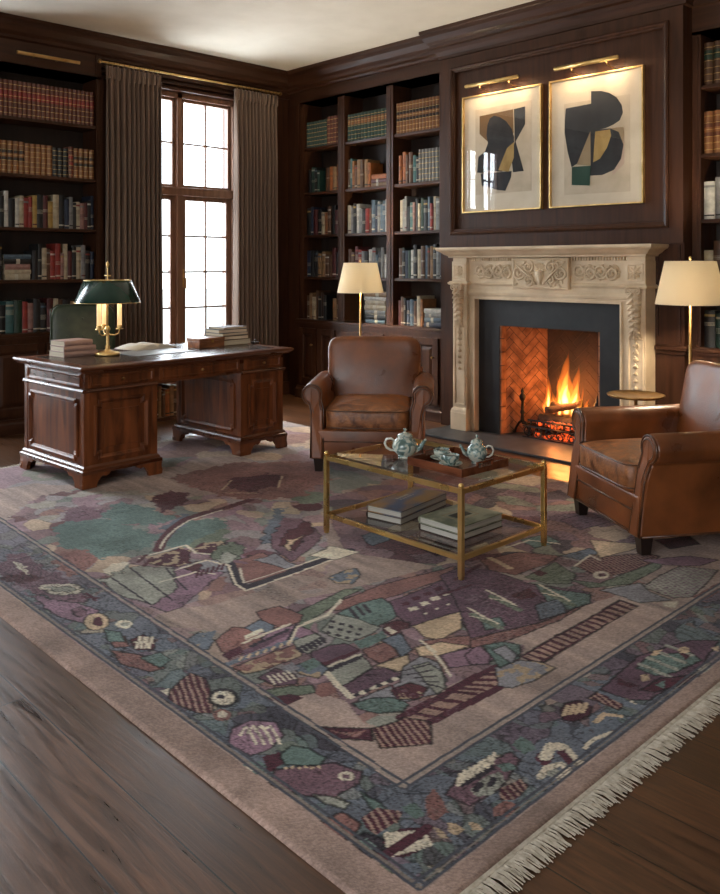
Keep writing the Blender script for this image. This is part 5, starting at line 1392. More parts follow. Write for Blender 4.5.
# local extents: u 0..1.86, v 0..0.96 -> shift to centre
DU, DV = .90, .46
def rb(m, x0, y0, z0, x1, y1, z1, b=0): return m.box(x0-DU, y0-DV, z0, x1-DU, y1-DV, z1, b)
def loopframe(m, w, h, prof, notch=0):
    """moulding loop in local XZ plane centred at x=0 from z=0, with notched corners"""
    n = notch
    out = [(-w/2, 0), (w/2, 0), (w/2, h), (-w/2, h)] if not n else [(-w/2, n), (-w/2+n, n), (-w/2+n, 0), (w/2-n, 0), (w/2-n, n), (w/2, n), (w/2, h-n), (w/2-n, h-n), (w/2-n, h), (-w/2+n, h), (-w/2+n, h-n), (-w/2, h-n)]
    T0 = m.T.copy(); m.T = T0 @ Matrix.Rotation(R(90), 4, 'X')
    m.sweep([(-o, hh) for o, hh in prof], [(x, z) for x, z in out], closed=True, out=1); m.T = T0
m = M(); T = .716
m.sweep([(0, T), (.012, T+.002), (.016, T+.010), (.026, T+.016), (.034, T+.026), (.034, T+.034), (.026, T+.040), (0, T+.040)], [(.03-DU, .03-DV), (1.715-DU, .03-DV), (1.715-DU, .89-DV), (.03-DU, .89-DV)], closed=True, out=1)
rb(m, .03, .03, T, 1.715, .89, T+.040)
m.build('desk_top', MAHOG_H, desk)
m = M(); rb(m, .10, .10, T+.0402, 1.645, .82, T+.0412); m.build('leather_writing_surface', noisy('dark_tooled_leather', (.035, .022, .016), (.06, .038, .028), (5, 5, 5), 2, .26, bump=.04, bscale=90), desk)
PED = ((.055, .575), (1.29, 1.69)); Z1_, Z2_ = .105, .60
for a, b in PED:
    m = M(); w = b-a; rb(m, a, .06, Z1_, b, .86, Z2_)
    # frame proud strips at the corners
    for xa in (a-.004, b-.036): rb(m, xa, .056, Z1_, xa+.04, .10, Z2_, .003); rb(m, xa, .82, Z1_, xa+.04, .864, Z2_, .003)
    po = m.build('pedestal', MAHOG, desk)
    m = M(); MOLD = [(0, 0), (-.003, .010), (.010, .014), (.018, .008), (.026, .004), (.028, 0)]
    m.T = Matrix.Translation(((a+b)/2-DU, .06-DV, Z1_+.06)); loopframe(m, w-.13, Z2_-Z1_-.12, MOLD, .03)
    m.T = Matrix.Translation(((a+b)/2-DU, .06-DV, Z1_+.06)); m.box(-(w-.13)/2+.07, -.006, .07, (w-.13)/2-.07, 0, Z2_-Z1_-.19, .004)
    m.build('front_panel', MAHOG, po)
    for xx, rot in ((a, -90), (b, 90)):
        m = M(); m.T = Matrix.Translation((xx-DU, .46-DV, Z1_+.055)) @ Matrix.Rotation(R(rot), 4, 'Z')
        loopframe(m, .66, Z2_-Z1_-.11, MOLD, .028); m.build('side_panel', MAHOG, po)
    m = M(); pth = [(a-DU, .06-DV), (b-DU, .06-DV), (b-DU, .86-DV), (a-DU, .86-DV)]
    m.sweep([(-.01, .085), (.028, .085), (.028, .105), (.018, .112), (.014, .125), (.004, .135), (0, .138), (-.01, .138)], pth, closed=True)
    m.build('base_moulding', MAHOG_H, po)
    # bracket feet with scalloped skirt
    for (fx, fy, sx_, sy) in ((a, .06, 1, 1), (b, .06, -1, 1), (a, .86, 1, -1), (b, .86, -1, -1)):
        m = M(); L = min(.17, w*.42)
        prof = [(-.026, 0), (.07, 0), (.078, .03), (.09, .045), (.10, .06), (.118, .066), (.135, .06), (L-.01, .07), (L, .088), (-.026, .088), (-.02, .05), (-.03, .025)]
        m.T = Matrix.Translation((fx-DU, fy-DV, 0)) @ Matrix.Scale(sx_, 4, (1, 0, 0)) @ Matrix.Scale(sy, 4, (0, 1, 0))
        m.prism(prof, -.026, 0, 'y'); m.prism(prof, -.026, 0, 'x')
        m.build('bracket_foot', MAHOG, po)
# drawer band
m = M(); rb(m, .055, .055, Z2_, 1.69, .865, T)
m.sweep([(0, Z2_-.012), (.014, Z2_-.010), (.018, Z2_), (.010, Z2_+.010), (0, Z2_+.012)], [(.055-DU, .055-DV), (.575-DU, .055-DV)])
m.sweep([(0, Z2_-.012), (.014, Z2_-.010), (.018, Z2_), (.010, Z2_+.010), (0, Z2_+.012)], [(.055-DU, .865-DV), (.055-DU, .055-DV)])
m.sweep([(0, Z2_-.012), (.014, Z2_-.010), (.018, Z2_), (.010, Z2_+.010), (0, Z2_+.012)], [(1.29-DU, .055-DV), (1.69-DU, .055-DV), (1.69-DU, .865-DV)])
m.build('drawer_case', MAHOG_H, desk)
for a, b in ((.075, .555), (.595, 1.27), (1.31, 1.67)):
    m = M(); m.T = Matrix.Translation(((a+b)/2-DU, .055-DV, Z2_+.018)); w = b-a
    m.box(-w/2, -.006, 0, w/2, 0, .085, .003); m.T = m.T @ Matrix.Translation((0, -.006, .008)); loopframe(m, w-.03, .069, [(0, 0), (0, .004), (.008, .006), (.012, .002), (.014, 0)])
    d = m.build('drawer', MAHOG, desk)
    k = M(); k.sm = True; k.lathe([(0, 0), (.005, 0), (.005, .008), (.010, .013), (.010, .018), (0, .021)], 10); ko = k.build('drawer_knob', BRASS_D, d, loc=((a+b)/2-DU, .049-DV, Z2_+.06)); ko.rotation_euler = (R(90), 0, 0)
m = M(); m.T = Matrix.Translation((.055-DU, .46-DV, Z2_+.020)) @ Matrix.Rotation(R(-90), 4, 'Z'); loopframe(m, .72, .082, [(0, 0), (-.002, .008), (.008, .010), (.014, .004), (.02, 0)]); m.build('end_panel', MAHOG, desk)
m = M(); m.T = Matrix.Translation((1.69-DU, .46-DV, Z2_+.020)) @ Matrix.Rotation(R(90), 4, 'Z'); loopframe(m, .72, .082, [(0, 0), (-.002, .008), (.008, .010), (.014, .004), (.02, 0)]); m.build('end_panel', MAHOG, desk)
m = M(); ap = [(.62, .60)]+[(.62+.78*i/12, .600+.016*math.sin(math.pi*i/12)) for i in range(13)][1:-1]+[(1.29, .60), (1.29, .61), (.62, .61)]
DT = FZ+T+.0412       # desk top height

# ---------------------------------------------------------------- loose books (cover + pages)
def flat_book(loc, rz, L, Wd, th, c, label, group=None, page=None, title=None, cat='book', cmat=None):
    """lying book: L along x (spine to fore-edge depth Wd along y, spine on +y side)"""
    root = thing('book', label, cat, loc, rz, group)
    m = M(); hb = .0045 if page else .0028
    m.box(-L/2, -Wd/2, 0, L/2, Wd/2, hb, .0008); m.box(-L/2, -Wd/2, th-hb, L/2, Wd/2, th, .0008)
    m.sm = False
    arc = [(Wd/2-.001+.006*math.sin(math.pi*i/6), th*i/6) for i in range(7)]
    poly = arc+[(Wd/2-.004, th), (Wd/2-.004, 0)]
    m.prism(poly, -L/2, L/2, 'x')
    m.build('cover', cmat or BM[c], root)
    m = M(); m.box(-L/2+.004, -Wd/2+.004, hb, L/2-.004, Wd/2-.005, th-hb); m.build('pages', page or CREAMPAGE, root)
    if title: title(root, L, Wd, th)
    return root
PGW = noisy('white_page_edges', (.36, .35, .31), (.52, .50, .45), (3, 3, 200), 2, .8)
ROSE = noisy('rose_taupe_cover', (.30, .19, .17), (.38, .25, .22), (9, 9, 9), 2, .6)
bx, by = -5.57, 2.575
z = DT
for i, (dx, dy, a, L, Wd) in enumerate(((0, 0, 4, .26, .19), (.003, -.004, 3, .245, .18), (-.008, -.010, 7, .225, .165))):
    flat_book((bx+dx, by+dy, z+.0006), DR+R(a+180), L, Wd, .036, 'p', 'rose-taupe cloth book, %s of the stack of three on the desk' % ('bottom', 'middle', 'top')[i], 'rose-taupe books stacked on the desk', cmat=ROSE); z += .0366
# bouillotte lamp
LX, LY = -5.40, 2.745
lamp = thing('desk_lamp', 'brass candlestick desk lamp with dark green metal shade on the desk', 'lamp', (LX, LY, DT+.0005), R(15))
m = M(); m.sm = True; m.lathe([(.078, 0), (.084, .003), (.086, .012), (.082, .02), (.060, .026), (.045, .03), (.022, .036), (.014, .05), (.018, .06), (.011, .075), (.010, .16), (.014, .17), (.020, .185), (.013, .20), (.010, .205), (0, .205)], 32); m.build('base', BRASS, lamp)
m = M(); m.sm = True; m.tube([(0, 0, .2), (0, 0, .615)], .0045, 10); m.build('stem', BRASS, lamp)
m = M(); m.sm = True; m.lathe([(0, .61), (.008, .612), (.006, .62), (.012, .632), (.009, .644), (.004, .652), (0, .66)], 12); m.tube([(-.03, 0, .555), (.03, 0, .555)], .004, 6); m.build('finial', BRASS, lamp)
CAND = mat('candle_sleeve', (.75, .60, .38), .5); CAND.node_tree.nodes['Principled BSDF'].inputs['Emission Color'].default_value = (1, .62, .26, 1); CAND.node_tree.nodes['Principled BSDF'].inputs['Emission Strength'].default_value = .9
for k in range(3):
    a = R(35)+k*2*math.pi/3; c, s = math.cos(a), math.sin(a); r = .082
    m = M(); m.sm = True; m.tube([(0, 0, .155), (.02*c, .02*s, .145), (.05*c, .05*s, .142), (.075*c, .075*s, .155), (r*c, r*s, .182)], .0048, 8)
    m.lathe([(0, .180), (.024, .182), (.027, .188), (.012, .190), (.017, .198), (.018, .212), (0, .212)], 16, (r*c, r*s, 0)); am = m.build('candle_arm', BRASS, lamp)
    m = M(); m.sm = True; m.lathe([(.0, .206), (.0150, .206), (.0150, .368), (.0, .370)], 14, (r*c, r*s, 0)); m.build('candle_sleeve', CAND, am)
GREENT = noisy('green_tole_enamel', (.006, .028, .018), (.010, .040, .026), (5, 5, 5), 2, .22)
m = M(); m.sm = True; m.lathe([(.222, .368), (.160, .522), (.158, .522), (.220, .368)], 48, cap=False)
m.face([m.v((.212*math.cos(i*math.pi/24), .212*math.sin(i*math.pi/24), .350)) for i in range(0)]) if False else None
sh = m.build('lamp_shade', GREENT, lamp)
m = M(); m.sm = True
for rr_, zz in ((.2225, .368), (.160, .523)): m.tube([(rr_*math.cos(i*math.pi/24), rr_*math.sin(i*math.pi/24), zz) for i in range(48)], .0018, 6, closed=True)
for k in range(3): m.tube([(0, 0, .520), (.156*math.cos(k*2.094), .156*math.sin(k*2.094), .522)], .002, 6)
m.build('shade_rim', BRASS, sh)
for k in range(3):
    a = R(35)+k*2*math.pi/3; point('candle_bulb', (.082*math.cos(a), .082*math.sin(a), .395), .8, (1, .68, .36), .014, lamp)
# open book
ob = thing('open_book', 'open book with cream pages lying in the middle of the desk', 'book', (-5.66, 3.19, DT+.0005), DR+R(6))
PAGE = noisy('open_book_paper', (.58, .52, .42), (.68, .62, .52), (3, 60, 3), 2, .8)
m = M(); m.box(-.20, -.14, 0, .20, .14, .003); m.build('cover', BM['b'], ob)
for s in (-1, 1):
    m = M(); m.sm = True; n = 12; P0 = [(s*.19*i/n, .008+.030*math.sin(math.pi*(i/n)**.55)*(1-.35*i/n)+.001) for i in range(n+1)]
    m.prism(P0+[(s*.19, .0032), (0, .0032)], -.13, .13, 'y'); m.build('page_block', PAGE, ob)
# papers / blotter
m = M(); m.box(-.24, -.17, 0, .24, .17, .004, .001); tag(m.build('desk_blotter', noisy('grey_blotter', (.20, .20, .20), (.26, .26, .255), (4, 4, 4), 2, .4), loc=(-5.37, 3.09, DT+.0005), rz=DR), 'grey desk blotter on the desk in front of the open book', 'blotter')
# wooden box
wb = thing('wooden_box', 'small lidded wooden box on the desk beside the book stack', 'box', (-5.44, 3.575, DT+.0005), DR+R(2))
BOXW = noisy('box_walnut', (.16, .055, .022), (.34, .14, .06), (3, 12, 12), 2, .3)
m = M(); m.box(-.12, -.075, 0, .12, .075, .05, .003); m.build('box_body', BOXW, wb)
m = M(); m.box(-.123, -.078, .0505, .123, .078, .075, .004); m.build('lid', BOXW, wb)
m = M(); m.box(-.012, -.082, .038, .012, -.0785, .060, .001); m.build('clasp', BRASS_D, wb)
z = DT; bx, by = -5.52, 3.83
for i, (dx, dy, a, L, Wd, th, c, nm) in enumerate(((0, 0, 3, .30, .22, .042, 't', 'thick tan book at the bottom of the stack by the wooden box'), (.0, -.01, -2, .28, .21, .030, 'K', 'dark brown book, second from bottom of the stack by the wooden box'), (-.01, .0, 6, .28, .2, .022, 'y', 'grey book in the middle of the stack by the wooden box'), (.0, -.01, -4, .27, .19, .028, 's', 'slate blue book near the top of the stack by the wooden box'), (.01, .0, 3, .24, .18, .016, 'b', 'thin brown book on top of the stack by the wooden box'))):
    flat_book((bx+dx, by+dy, z+.0006), DR+R(a), L, Wd, th, c, nm); z += th+.0006
m = M(); m.box(-.03, -.02, 0, .03, .02, .018, .005); m.tube([(-.02, 0, .018), (0, 0, .034), (.02, 0, .018)], .004, 6); tag(m.build('rocker_blotter', IRON, loc=(-5.38, 4.00, DT+.0005), rz=DR), 'small black desk blotter holder at the far end of the desk', 'desk accessory')

# ---------------------------------------------------------------- green leather office chair behind the desk
oc = thing('office_chair', 'green leather swivel office chair behind the desk', 'chair', (-6.23, 2.965, 0), R(66))
m = M(); m.sm = True
for k in range(5):
    a = k*2*math.pi/5+.35; m.tube([(0, 0, .11), (.15*math.cos(a), .15*math.sin(a), .10), (.29*math.cos(a), .29*math.sin(a), .075)], [.028, .022, .016], 8)
m.build('star_base', DARKFOOT, oc)
for k in range(5):
    a = k*2*math.pi/5+.35; m = M(); m.sm = True
    for s in (-1, 1):
        m.T = Matrix.Translation((.30*math.cos(a), .30*math.sin(a), .028)) @ Matrix.Rotation(a+.7, 4, 'Z') @ Matrix.Translation((0, s*.012, 0)) @ Matrix.Rotation(R(90), 4, 'X'); m.lathe([(0, -.007), (.027, -.007), (.027, .007), (0, .007)], 16)
    m.T = Matrix.Identity(4); m.tube([(.29*math.cos(a), .29*math.sin(a), .08), (.30*math.cos(a), .30*math.sin(a), .045)], .010, 8)
    m.build('caster', DARKFOOT, oc)
m = M(); m.sm = True; m.lathe([(.03, .10), (.03, .25), (.018, .26), (.018, .40), (.08, .41), (.08, .425), (0, .425)], 16); m.build('column', DARKFOOT, oc)
m = M(); m.sm = True; m.ball((0, 0, .47), .07, 28, 14, (.27/.07, .27/.07, 1), .35); m.build('seat', GREENL, oc)
m = M(); m.sm = True; m.T = Matrix.Translation((0, .26, .78)) @ Matrix.Rotation(R(-8), 4, 'X'); m.ball((0, 0, 0), .3, 28, 16, (.25/.3, .055/.3, 1.0), .32)
bk = m.build('backrest', GREENL, oc)
m = M(); m.sm = True; m.T = Matrix.Translation((0, .26, .78)) @ Matrix.Rotation(R(-8), 4, 'X'); m.tube([(-.243, -.045, -.26), (-.246, -.045, .255), (-.2, -.045, .292), (.2, -.045, .292), (.246, -.045, .255), (.243, -.045, -.26)], .006, 6)
for ix in (-.12, 0, .12):
    for iz in (-.1, .04, .18): m.ball((ix, -.057, iz), .009, 8, 6, (1, .4, 1))
m.build('back_piping', GREENL, bk)
for s in (-1, 1):
    m = M(); m.sm = True; m.tube([(s*.25, .20, .66), (s*.29, .05, .67), (s*.29, -.16, .66), (s*.27, -.18, .62), (s*.26, -.14, .50), (s*.24, -.10, .44)], [.022, .026, .024, .018, .014, .014], 10); m.build('armrest', GREENL, oc)

# ---------------------------------------------------------------- leather club armchairs (local: faces -y)
def arm_outline(s, g=0):
    P = [(.285-g, .095), (.285-g, .47)]; cx, cz, r = .372, .572, .074+g
    for i in range(15):
        a = R(205-i*20); P.append((cx+r*math.cos(a), cz+r*math.sin(a)))
    P += [(.392+g, .487), (.384+g, .46), (.380+g, .40), (.380+g, .095)]
    return [(s*x, z-.062*min(1, max(0, (z-.2)/.25))) for x, z in P]
def rake(m):
    for v in m.b.verts:
        if v.co.y < 0: t = min(1, max(0, (v.co.z-.20)/.28)); v.co.y += .058*t*t*(3-2*t)
def armchair(label, loc, rz):
    root = thing('leather_armchair', label, 'armchair', loc, rz)
    m = M(); m.sm = True; m.box(-.372, -.395, .088, .372, .40, .285, .0); b = m.build('seat_base', LEATHER, root, bevel=.018, seg=4)
    m = M(); m.sm = True
    m.tube([(-.285, -.398, .205), (.285, -.398, .205)], .005, 6); m.tube([(-.37, -.397, .094), (.37, -.397, .094)], .006, 6)
    for s in (-1, 1): m.tube([(s*.374, -.39, .094), (s*.374, .39, .094)], .006, 6)
    m.build('welt_seam', LEATHER_P, b)
    # cushion
    m = M(); m.sm = True; m.ball((0, -.070, .347), .085, 44, 20, (.284/.085, .345/.085, .88), .22)
    for v in m.b.verts:
        x, y, z = v.co
        if z > .36: v.co.z += .035*max(0, 1-(x/.28)**2)*max(0, 1-((y+.075)/.34)**2)+.010*(noise.noise(Vector((x*9, y*9, 1)))); 
        v.co.x += .006*noise.noise(v.co*12)
    cu = m.build('seat_cushion', LEATHER_SEAT, root)
    m = M(); m.sm = True
    for zz in (.412, .300):
        pts = []
        for i in range(48):
            a = 2*math.pi*i/48; c, s_ = math.cos(a), math.sin(a); e = .22; pts.append((.281*math.copysign(abs(c)**e, c), -.075+.342*math.copysign(abs(s_)**e, s_), zz))
        m.tube(pts, .0045, 6, closed=True)
    m.build('cushion_piping', LEATHER_P, cu)
    for s in (-1, 1):
        m = M(); m.sm = True; m.prism(arm_outline(s), -.405, .37, 'y'); 
        rake(m)
        am = m.build('arm', LEATHER, root, bevel=.012, seg=3)
        m = M(); m.sm = True; m.prism(arm_outline(s, -.014), -.4185, -.402, 'y'); rake(m); m.build('arm_facing', LEATHER, am, bevel=.005)
        m = M(); m.sm = True; m.tube([(x, -.412, z) for x, z in arm_outline(s, -.006)], .0055, 6)
        m.tube([(x, -.419, z) for x, z in arm_outline(s, -.024)[1:-1]], .0032, 6); rake(m); m.build('arm_piping', LEATHER_P, am)
    # back
    m = M(); m.sm = True; m.T = Matrix.Translation((0, .335, .545)) @ Matrix.Rotation(R(-11), 4, 'X'); m.ball((0, 0, 0), .30, 44, 24, (.338/.30, .105/.30, 1.0), .26)
    for v in m.b.verts:
        p = v.co
        f = max(0, (p.z-.45)/.4); v.co.x *= 1+.05*f; v.co += Vector((0, .012*noise.noise(p*6), 0)); 
        if p.y < .30: v.co.y -= .02*math.exp(-((p.z-.56)/.12)**2)*max(0, 1-(p.x/.3)**2)
    bk = m.build('backrest', LEATHER, root)
    m = M(); m.sm = True; pts = []
    T = Matrix.Translation((0, .335, .545)) @ Matrix.Rotation(R(-11), 4, 'X')
    for i in range(25):
        a = -.15+(math.pi+.3)*i/24; c, s_ = math.cos(a), math.sin(a); e = .26; p = T @ Vector((.335*math.copysign(abs(c)**e, c), -.062, .287*math.copysign(abs(s_)**e, s_))); pts.append(p)
    m.tube(pts, .005, 6); 
    m.build('back_piping', LEATHER_P, bk)
    m = M(); m.box(-.36, .36, .09, .36, .44, .62); m.build('back_frame', LEATHER, root, bevel=.02, seg=3)
    for sx_ in (-1, 1):
        for sy, yy in ((1, -.355), (-1, .37)):
            m = M(); m.T = Matrix.Translation((sx_*.325, yy, 0)); w = .033
            A = [m.v((a*w*.72, b_*w*.72, 0)) for a, b_ in ((-1, -1), (1, -1), (1, 1), (-1, 1))]; B = [m.v((a*w, b_*w, .09)) for a, b_ in ((-1, -1), (1, -1), (1, 1), (-1, 1))]
            for i in range(4): m.face([A[i], A[(i+1) % 4], B[(i+1) % 4], B[i]])
            m.face(A[::-1]); m.face(B); m.build('foot', DARKFOOT, root, bevel=.002)
    return root
def face_dir(dx, dy): return math.atan2(dy, dx)+math.pi/2       # rotate local -y onto (dx,dy)
# left chair faces the camera side of the room; front centre measured on the floor
def chair_at(label, fc, fdir):
    L = math.hypot(*fdir); fx, fy = fdir[0]/L, fdir[1]/L
    return armchair(label, (fc[0]-fx*.405, fc[1]-fy*.405, FZ), face_dir(fx, fy))
chair_at('cognac leather club armchair in front of the bookcases, facing the camera', (-3.975, 3.868), (.655, -.755))
chair_at('cognac leather club armchair at the right edge, turned toward the coffee table', (-2.25, 3.885), (-.534, -.845))

# ---------------------------------------------------------------- coffee table
TX0, TX1, TY0, TY1 = -3.240, -2.345, 2.865, 3.505; TCX, TCY = (TX0+TX1)/2, (TY0+TY1)/2; TH = .411
ct = thing('coffee_table', 'rectangular brass coffee table with glass top and lower glass shelf on the rug', 'coffee table', (TCX, TCY, FZ), R(0))
hx, hy = (TX1-TX0)/2, (TY1-TY0)/2; w = .0115
BT = noisy('satin_brass_table', (.74, .49, .17), (.88, .61, .25), (3, 3, 3), 2, .25, .95, rough2=.32)
for sx_ in (-1, 1):
    for sy in (-1, 1):
        m = M(); m.box(sx_*hx-w, sy*hy-w, .012, sx_*hx+w, sy*hy+w, TH-.008, .002); m.box(sx_*hx-.009, sy*hy-.009, 0, sx_*hx+.009, sy*hy+.009, .012)
        m.sm = True; m.lathe([(.008, TH-.008), (.012, TH-.004), (.013, TH+.002), (.009, TH+.010), (0, TH+.013)], 12, (sx_*hx, sy*hy, 0)); m.build('leg', BT, ct)
for z0, z1, nm in ((TH-.034, TH-.012, 'top_rail'), (.082, .102, 'lower_rail')):
    m = M()
    for s in (-1, 1): m.box(-hx+w, s*hy-w*.8, z0, hx-w, s*hy+w*.8, z1, .0015); m.box(s*hx-w*.8, -hy+w, z0, s*hx+w*.8, hy-w, z1, .0015)
    m.build(nm, BT, ct)
m = M(); m.box(-hx+w*.2+.012, -hy+.012, TH-.0118, hx-.012, hy-.012, TH-.0038, .001); m.build('glass_top', TABLEGLASS, ct)
m = M(); m.box(-hx+.012, -hy+.012, .1022, hx-.012, hy-.012, .1082, .001); m.build('glass_shelf', TABLEGLASS, ct)
TT = FZ+TH-.0038; TS = FZ+.1082
# large books on the lower shelf
BLUEC = noisy('landscape_photo_cover', (.05, .09, .17), (.26, .15, .06), (3, 6, 3), 1.6, .3, lo=.4, hi=.6); GREENC = noisy('grey_green_photo_cover', (.09, .12, .08), (.34, .34, .24), (5, 9, 5), 1.8, .3, lo=.38, hi=.62)
def title_a(root, L, Wd, th):
    m = M()
    for r_, (y, n, hgt, wd) in enumerate(((.045, 5, .016, .012), (.02, 6, .012, .010))):
        for k in range(n): m.box(-.04+k*.022, y-hgt/2, th, -.04+k*.022+wd, y+hgt/2-(.004 if k % 2 else 0), th+.0006)
    m.build('cover_title', PALE, root)
def title_b(root, L, Wd, th):
    m = M()
    for a in ((-.085, -.055, .075, -.045), (-.085, .045, .075, .055), (-.085, -.045, -.075, .045), (.065, -.045, .075, .045)): m.box(a[0], a[1], th, a[2], a[3], th+.0006)
    m.build('cover_frame', BM['c'], root); m = M(); m.box(-.06, -.03, th, .05, .03, th+.0005); m.build('cover_window', BM['k'], root)
s1 = (-2.950, 3.170, TS+.0008)
z = s1[2]
for i in range(2):
    flat_book((s1[0]+.006*i, s1[1]-.004*i, z), R(99), .43, .21, .034, 'K', ('thick book with blue and brown landscape cover on top of the left shelf stack', 'thick dark-covered book under the landscape book on the table shelf')[1-i], page=PGW, title=title_a if i else None, cmat=BLUEC if i else None); z += .0348
z = TS+.0008
for i in range(2):
    flat_book((-2.582+.004*i, 3.155-.006*i, z), R(90), .33, .25, .034, 'K', ('thick book with grey-green framed cover on top of the right shelf stack', 'thick dark-covered book under the grey-green book on the table shelf')[1-i], page=PGW, title=title_b if i else None, cmat=GREENC if i else None); z += .0348
# tray
TR = noisy('red_mahogany_tray', (.085, .022, .010), (.19, .060, .026), (3, 9, 9), 2, .22)
TRAYPOS = (-2.612, 3.165, TT+.0006); tray = thing('serving_tray', 'red-brown wooden serving tray with raised edges on the glass table', 'tray', TRAYPOS, R(-2))
tw, td = .176, .172
m = M(); m.box(-tw, -td, 0, tw, td, .008, .001); m.build('tray_base', TR, tray)
for a in ((-tw, -td, tw, -td+.01), (-tw, td-.01, tw, td)):
    m = M(); m.box(a[0], a[1], .0082, a[2], a[3], .038, .002); m.build('rim', TR, tray)
for s in (-1, 1):
    xa, xb = sorted((s*tw, s*(tw-.01))); m = M(); m.box(xa, -td+.0102, .0082, xb, td-.0102, .026, .001); m.box(xa, -td+.0102, .026, xb, -.05, .038, .001); m.box(xa, .05, .026, xb, td-.0102, .038, .001); m.box(xa, -.05, .046, xb, .05, .054, .002); m.box(xa, -.058, .026, xb, -.05, .054); m.box(xa, .05, .026, xb, .058, .054); m.build('handle_side', TR, tray)
# porcelain
PORC = bpy.data.materials.new('blue_white_porcelain'); PORC.use_nodes = True; t = PORC.node_tree; N = t.nodes; b = N['Principled BSDF']; b.inputs['Roughness'].default_value = .12; b.inputs['Coat Weight'].default_value = .4
tc = N.new('ShaderNodeTexCoord'); no = N.new('ShaderNodeTexNoise'); no.inputs['Scale'].default_value = 30; no.inputs['Detail'].default_value = 5; no.inputs['Distortion'].default_value = 1.2
rp = N.new('ShaderNodeValToRGB'); e = rp.color_ramp.elements; e[0].position = .40; e[0].color = (.10, .16, .15, 1); e[1].position = .55; e[1].color = (.52, .55, .47, 1); e3 = rp.color_ramp.elements.new(.48); e3.color = (.20, .30, .29, 1)
t.links.new(tc.outputs['Object'], no.inputs[0]); t.links.new(no.outputs[0], rp.inputs[0]); t.links.new(rp.outputs[0], b.inputs['Base Color'])
PORW = mat('cream_porcelain', (.58, .57, .50), .14, Coat_Weight=.4)
def pot(name, label, loc, rz, sc, tall, spout=1):
    root = thing(name, label, 'teapot', loc, rz)
    k = sc; hz = tall
    m = M(); m.sm = True
    m.lathe([(0, 0), (.036*k, 0), (.036*k, .004), (.032*k, .010), (.050*k, .022*hz), (.064*k, .045*hz), (.067*k, .062*hz), (.060*k, .085*hz), (.044*k, .102*hz), (.036*k, .108*hz), (.036*k, .112*hz), (0, .112*hz)], 32); m.build('pot_body', PORC, root)
    m = M(); m.sm = True; zz = .1125*hz; H = lambda q: zz+(q-zz)*1.0; m.lathe([(0, zz), (.040*k, zz), (.041*k, zz+.004), (.033*k, zz+.014), (.016*k, zz+.021), (.006*k, zz+.023), (.005*k, zz+.028), (.010*k, zz+.034), (.008*k, zz+.041), (0, zz+.044)], 24); m.build('pot_lid', PORC, root)
    m = M(); m.sm = True; m.tube([(.055*k, 0, .045*hz), (.080*k, 0, .055*hz), (.093*k, 0, .080*hz), (.108*k, 0, .102*hz)], [.018*k, .013*k, .009*k, .0075*k], 12); m.build('spout', PORC, root)
    m = M(); m.sm = True; m.tube([(-.055*k, 0, .088*hz), (-.072*k, 0, .100*hz), (-.094*k, 0, .096*hz), (-.104*k, 0, .072*hz), (-.094*k, 0, .048*hz), (-.074*k, 0, .036*hz), (-.058*k, 0, .036*hz)], .0062*k, 10); m.build('handle', PORW, root)
    return root
CR = math.atan2(.722, .692)      # image-right direction in plan
pot('teapot', 'round blue and white porcelain teapot on the glass beside the tray', (-2.911, 3.108, TT+.0006), CR-R(8), 1.0, .92)
TB = TT+.0006+.0085
pot('coffee_pot', 'taller blue and white porcelain pot standing on the tray', (-2.555, 3.243, TB), CR+R(172), .77, .86)
def cup(label, loc, rz):
    sr = thing('saucer', 'blue and white saucer under the '+label, 'saucer', loc, rz, None)
    m = M(); m.sm = True; m.lathe([(0, 0), (.028, 0), (.030, .003), (.052, .010), (.0575, .014), (.056, .0155), (.048, .012), (.028, .0055), (0, .0045)], 32); m.build('dish', PORC, sr)
    c = thing('teacup', 'blue and white porcelain '+label, 'cup', (loc[0], loc[1], loc[2]+.0062), rz)
    m = M(); m.sm = True; m.lathe([(0, 0), (.020, 0), (.021, .003), (.020, .006), (.033, .016), (.0395, .028), (.0405, .047), (.039, .0475), (.0375, .030), (.030, .017), (0, .010)], 32); m.build('cup_bowl', PORC, c)
    m = M(); m.sm = True; m.tube([(-.034, 0, .038), (-.048, 0, .040), (-.053, 0, .028), (-.045, 0, .016), (-.030, 0, .017)], .0028, 8); m.build('handle', PORW, c)
    m = M(); m.sm = True; m.lathe([(0, .037), (.0385, .037)], 24, cap=False); m.build('tea', mat('tea', (.07, .03, .01), .1), c)
cup('teacup nearest the back of the tray', (-2.718, 3.168, TB), CR+R(150))
cup('teacup at the front of the tray', (-2.607, 3.108, TB), CR+R(-10))

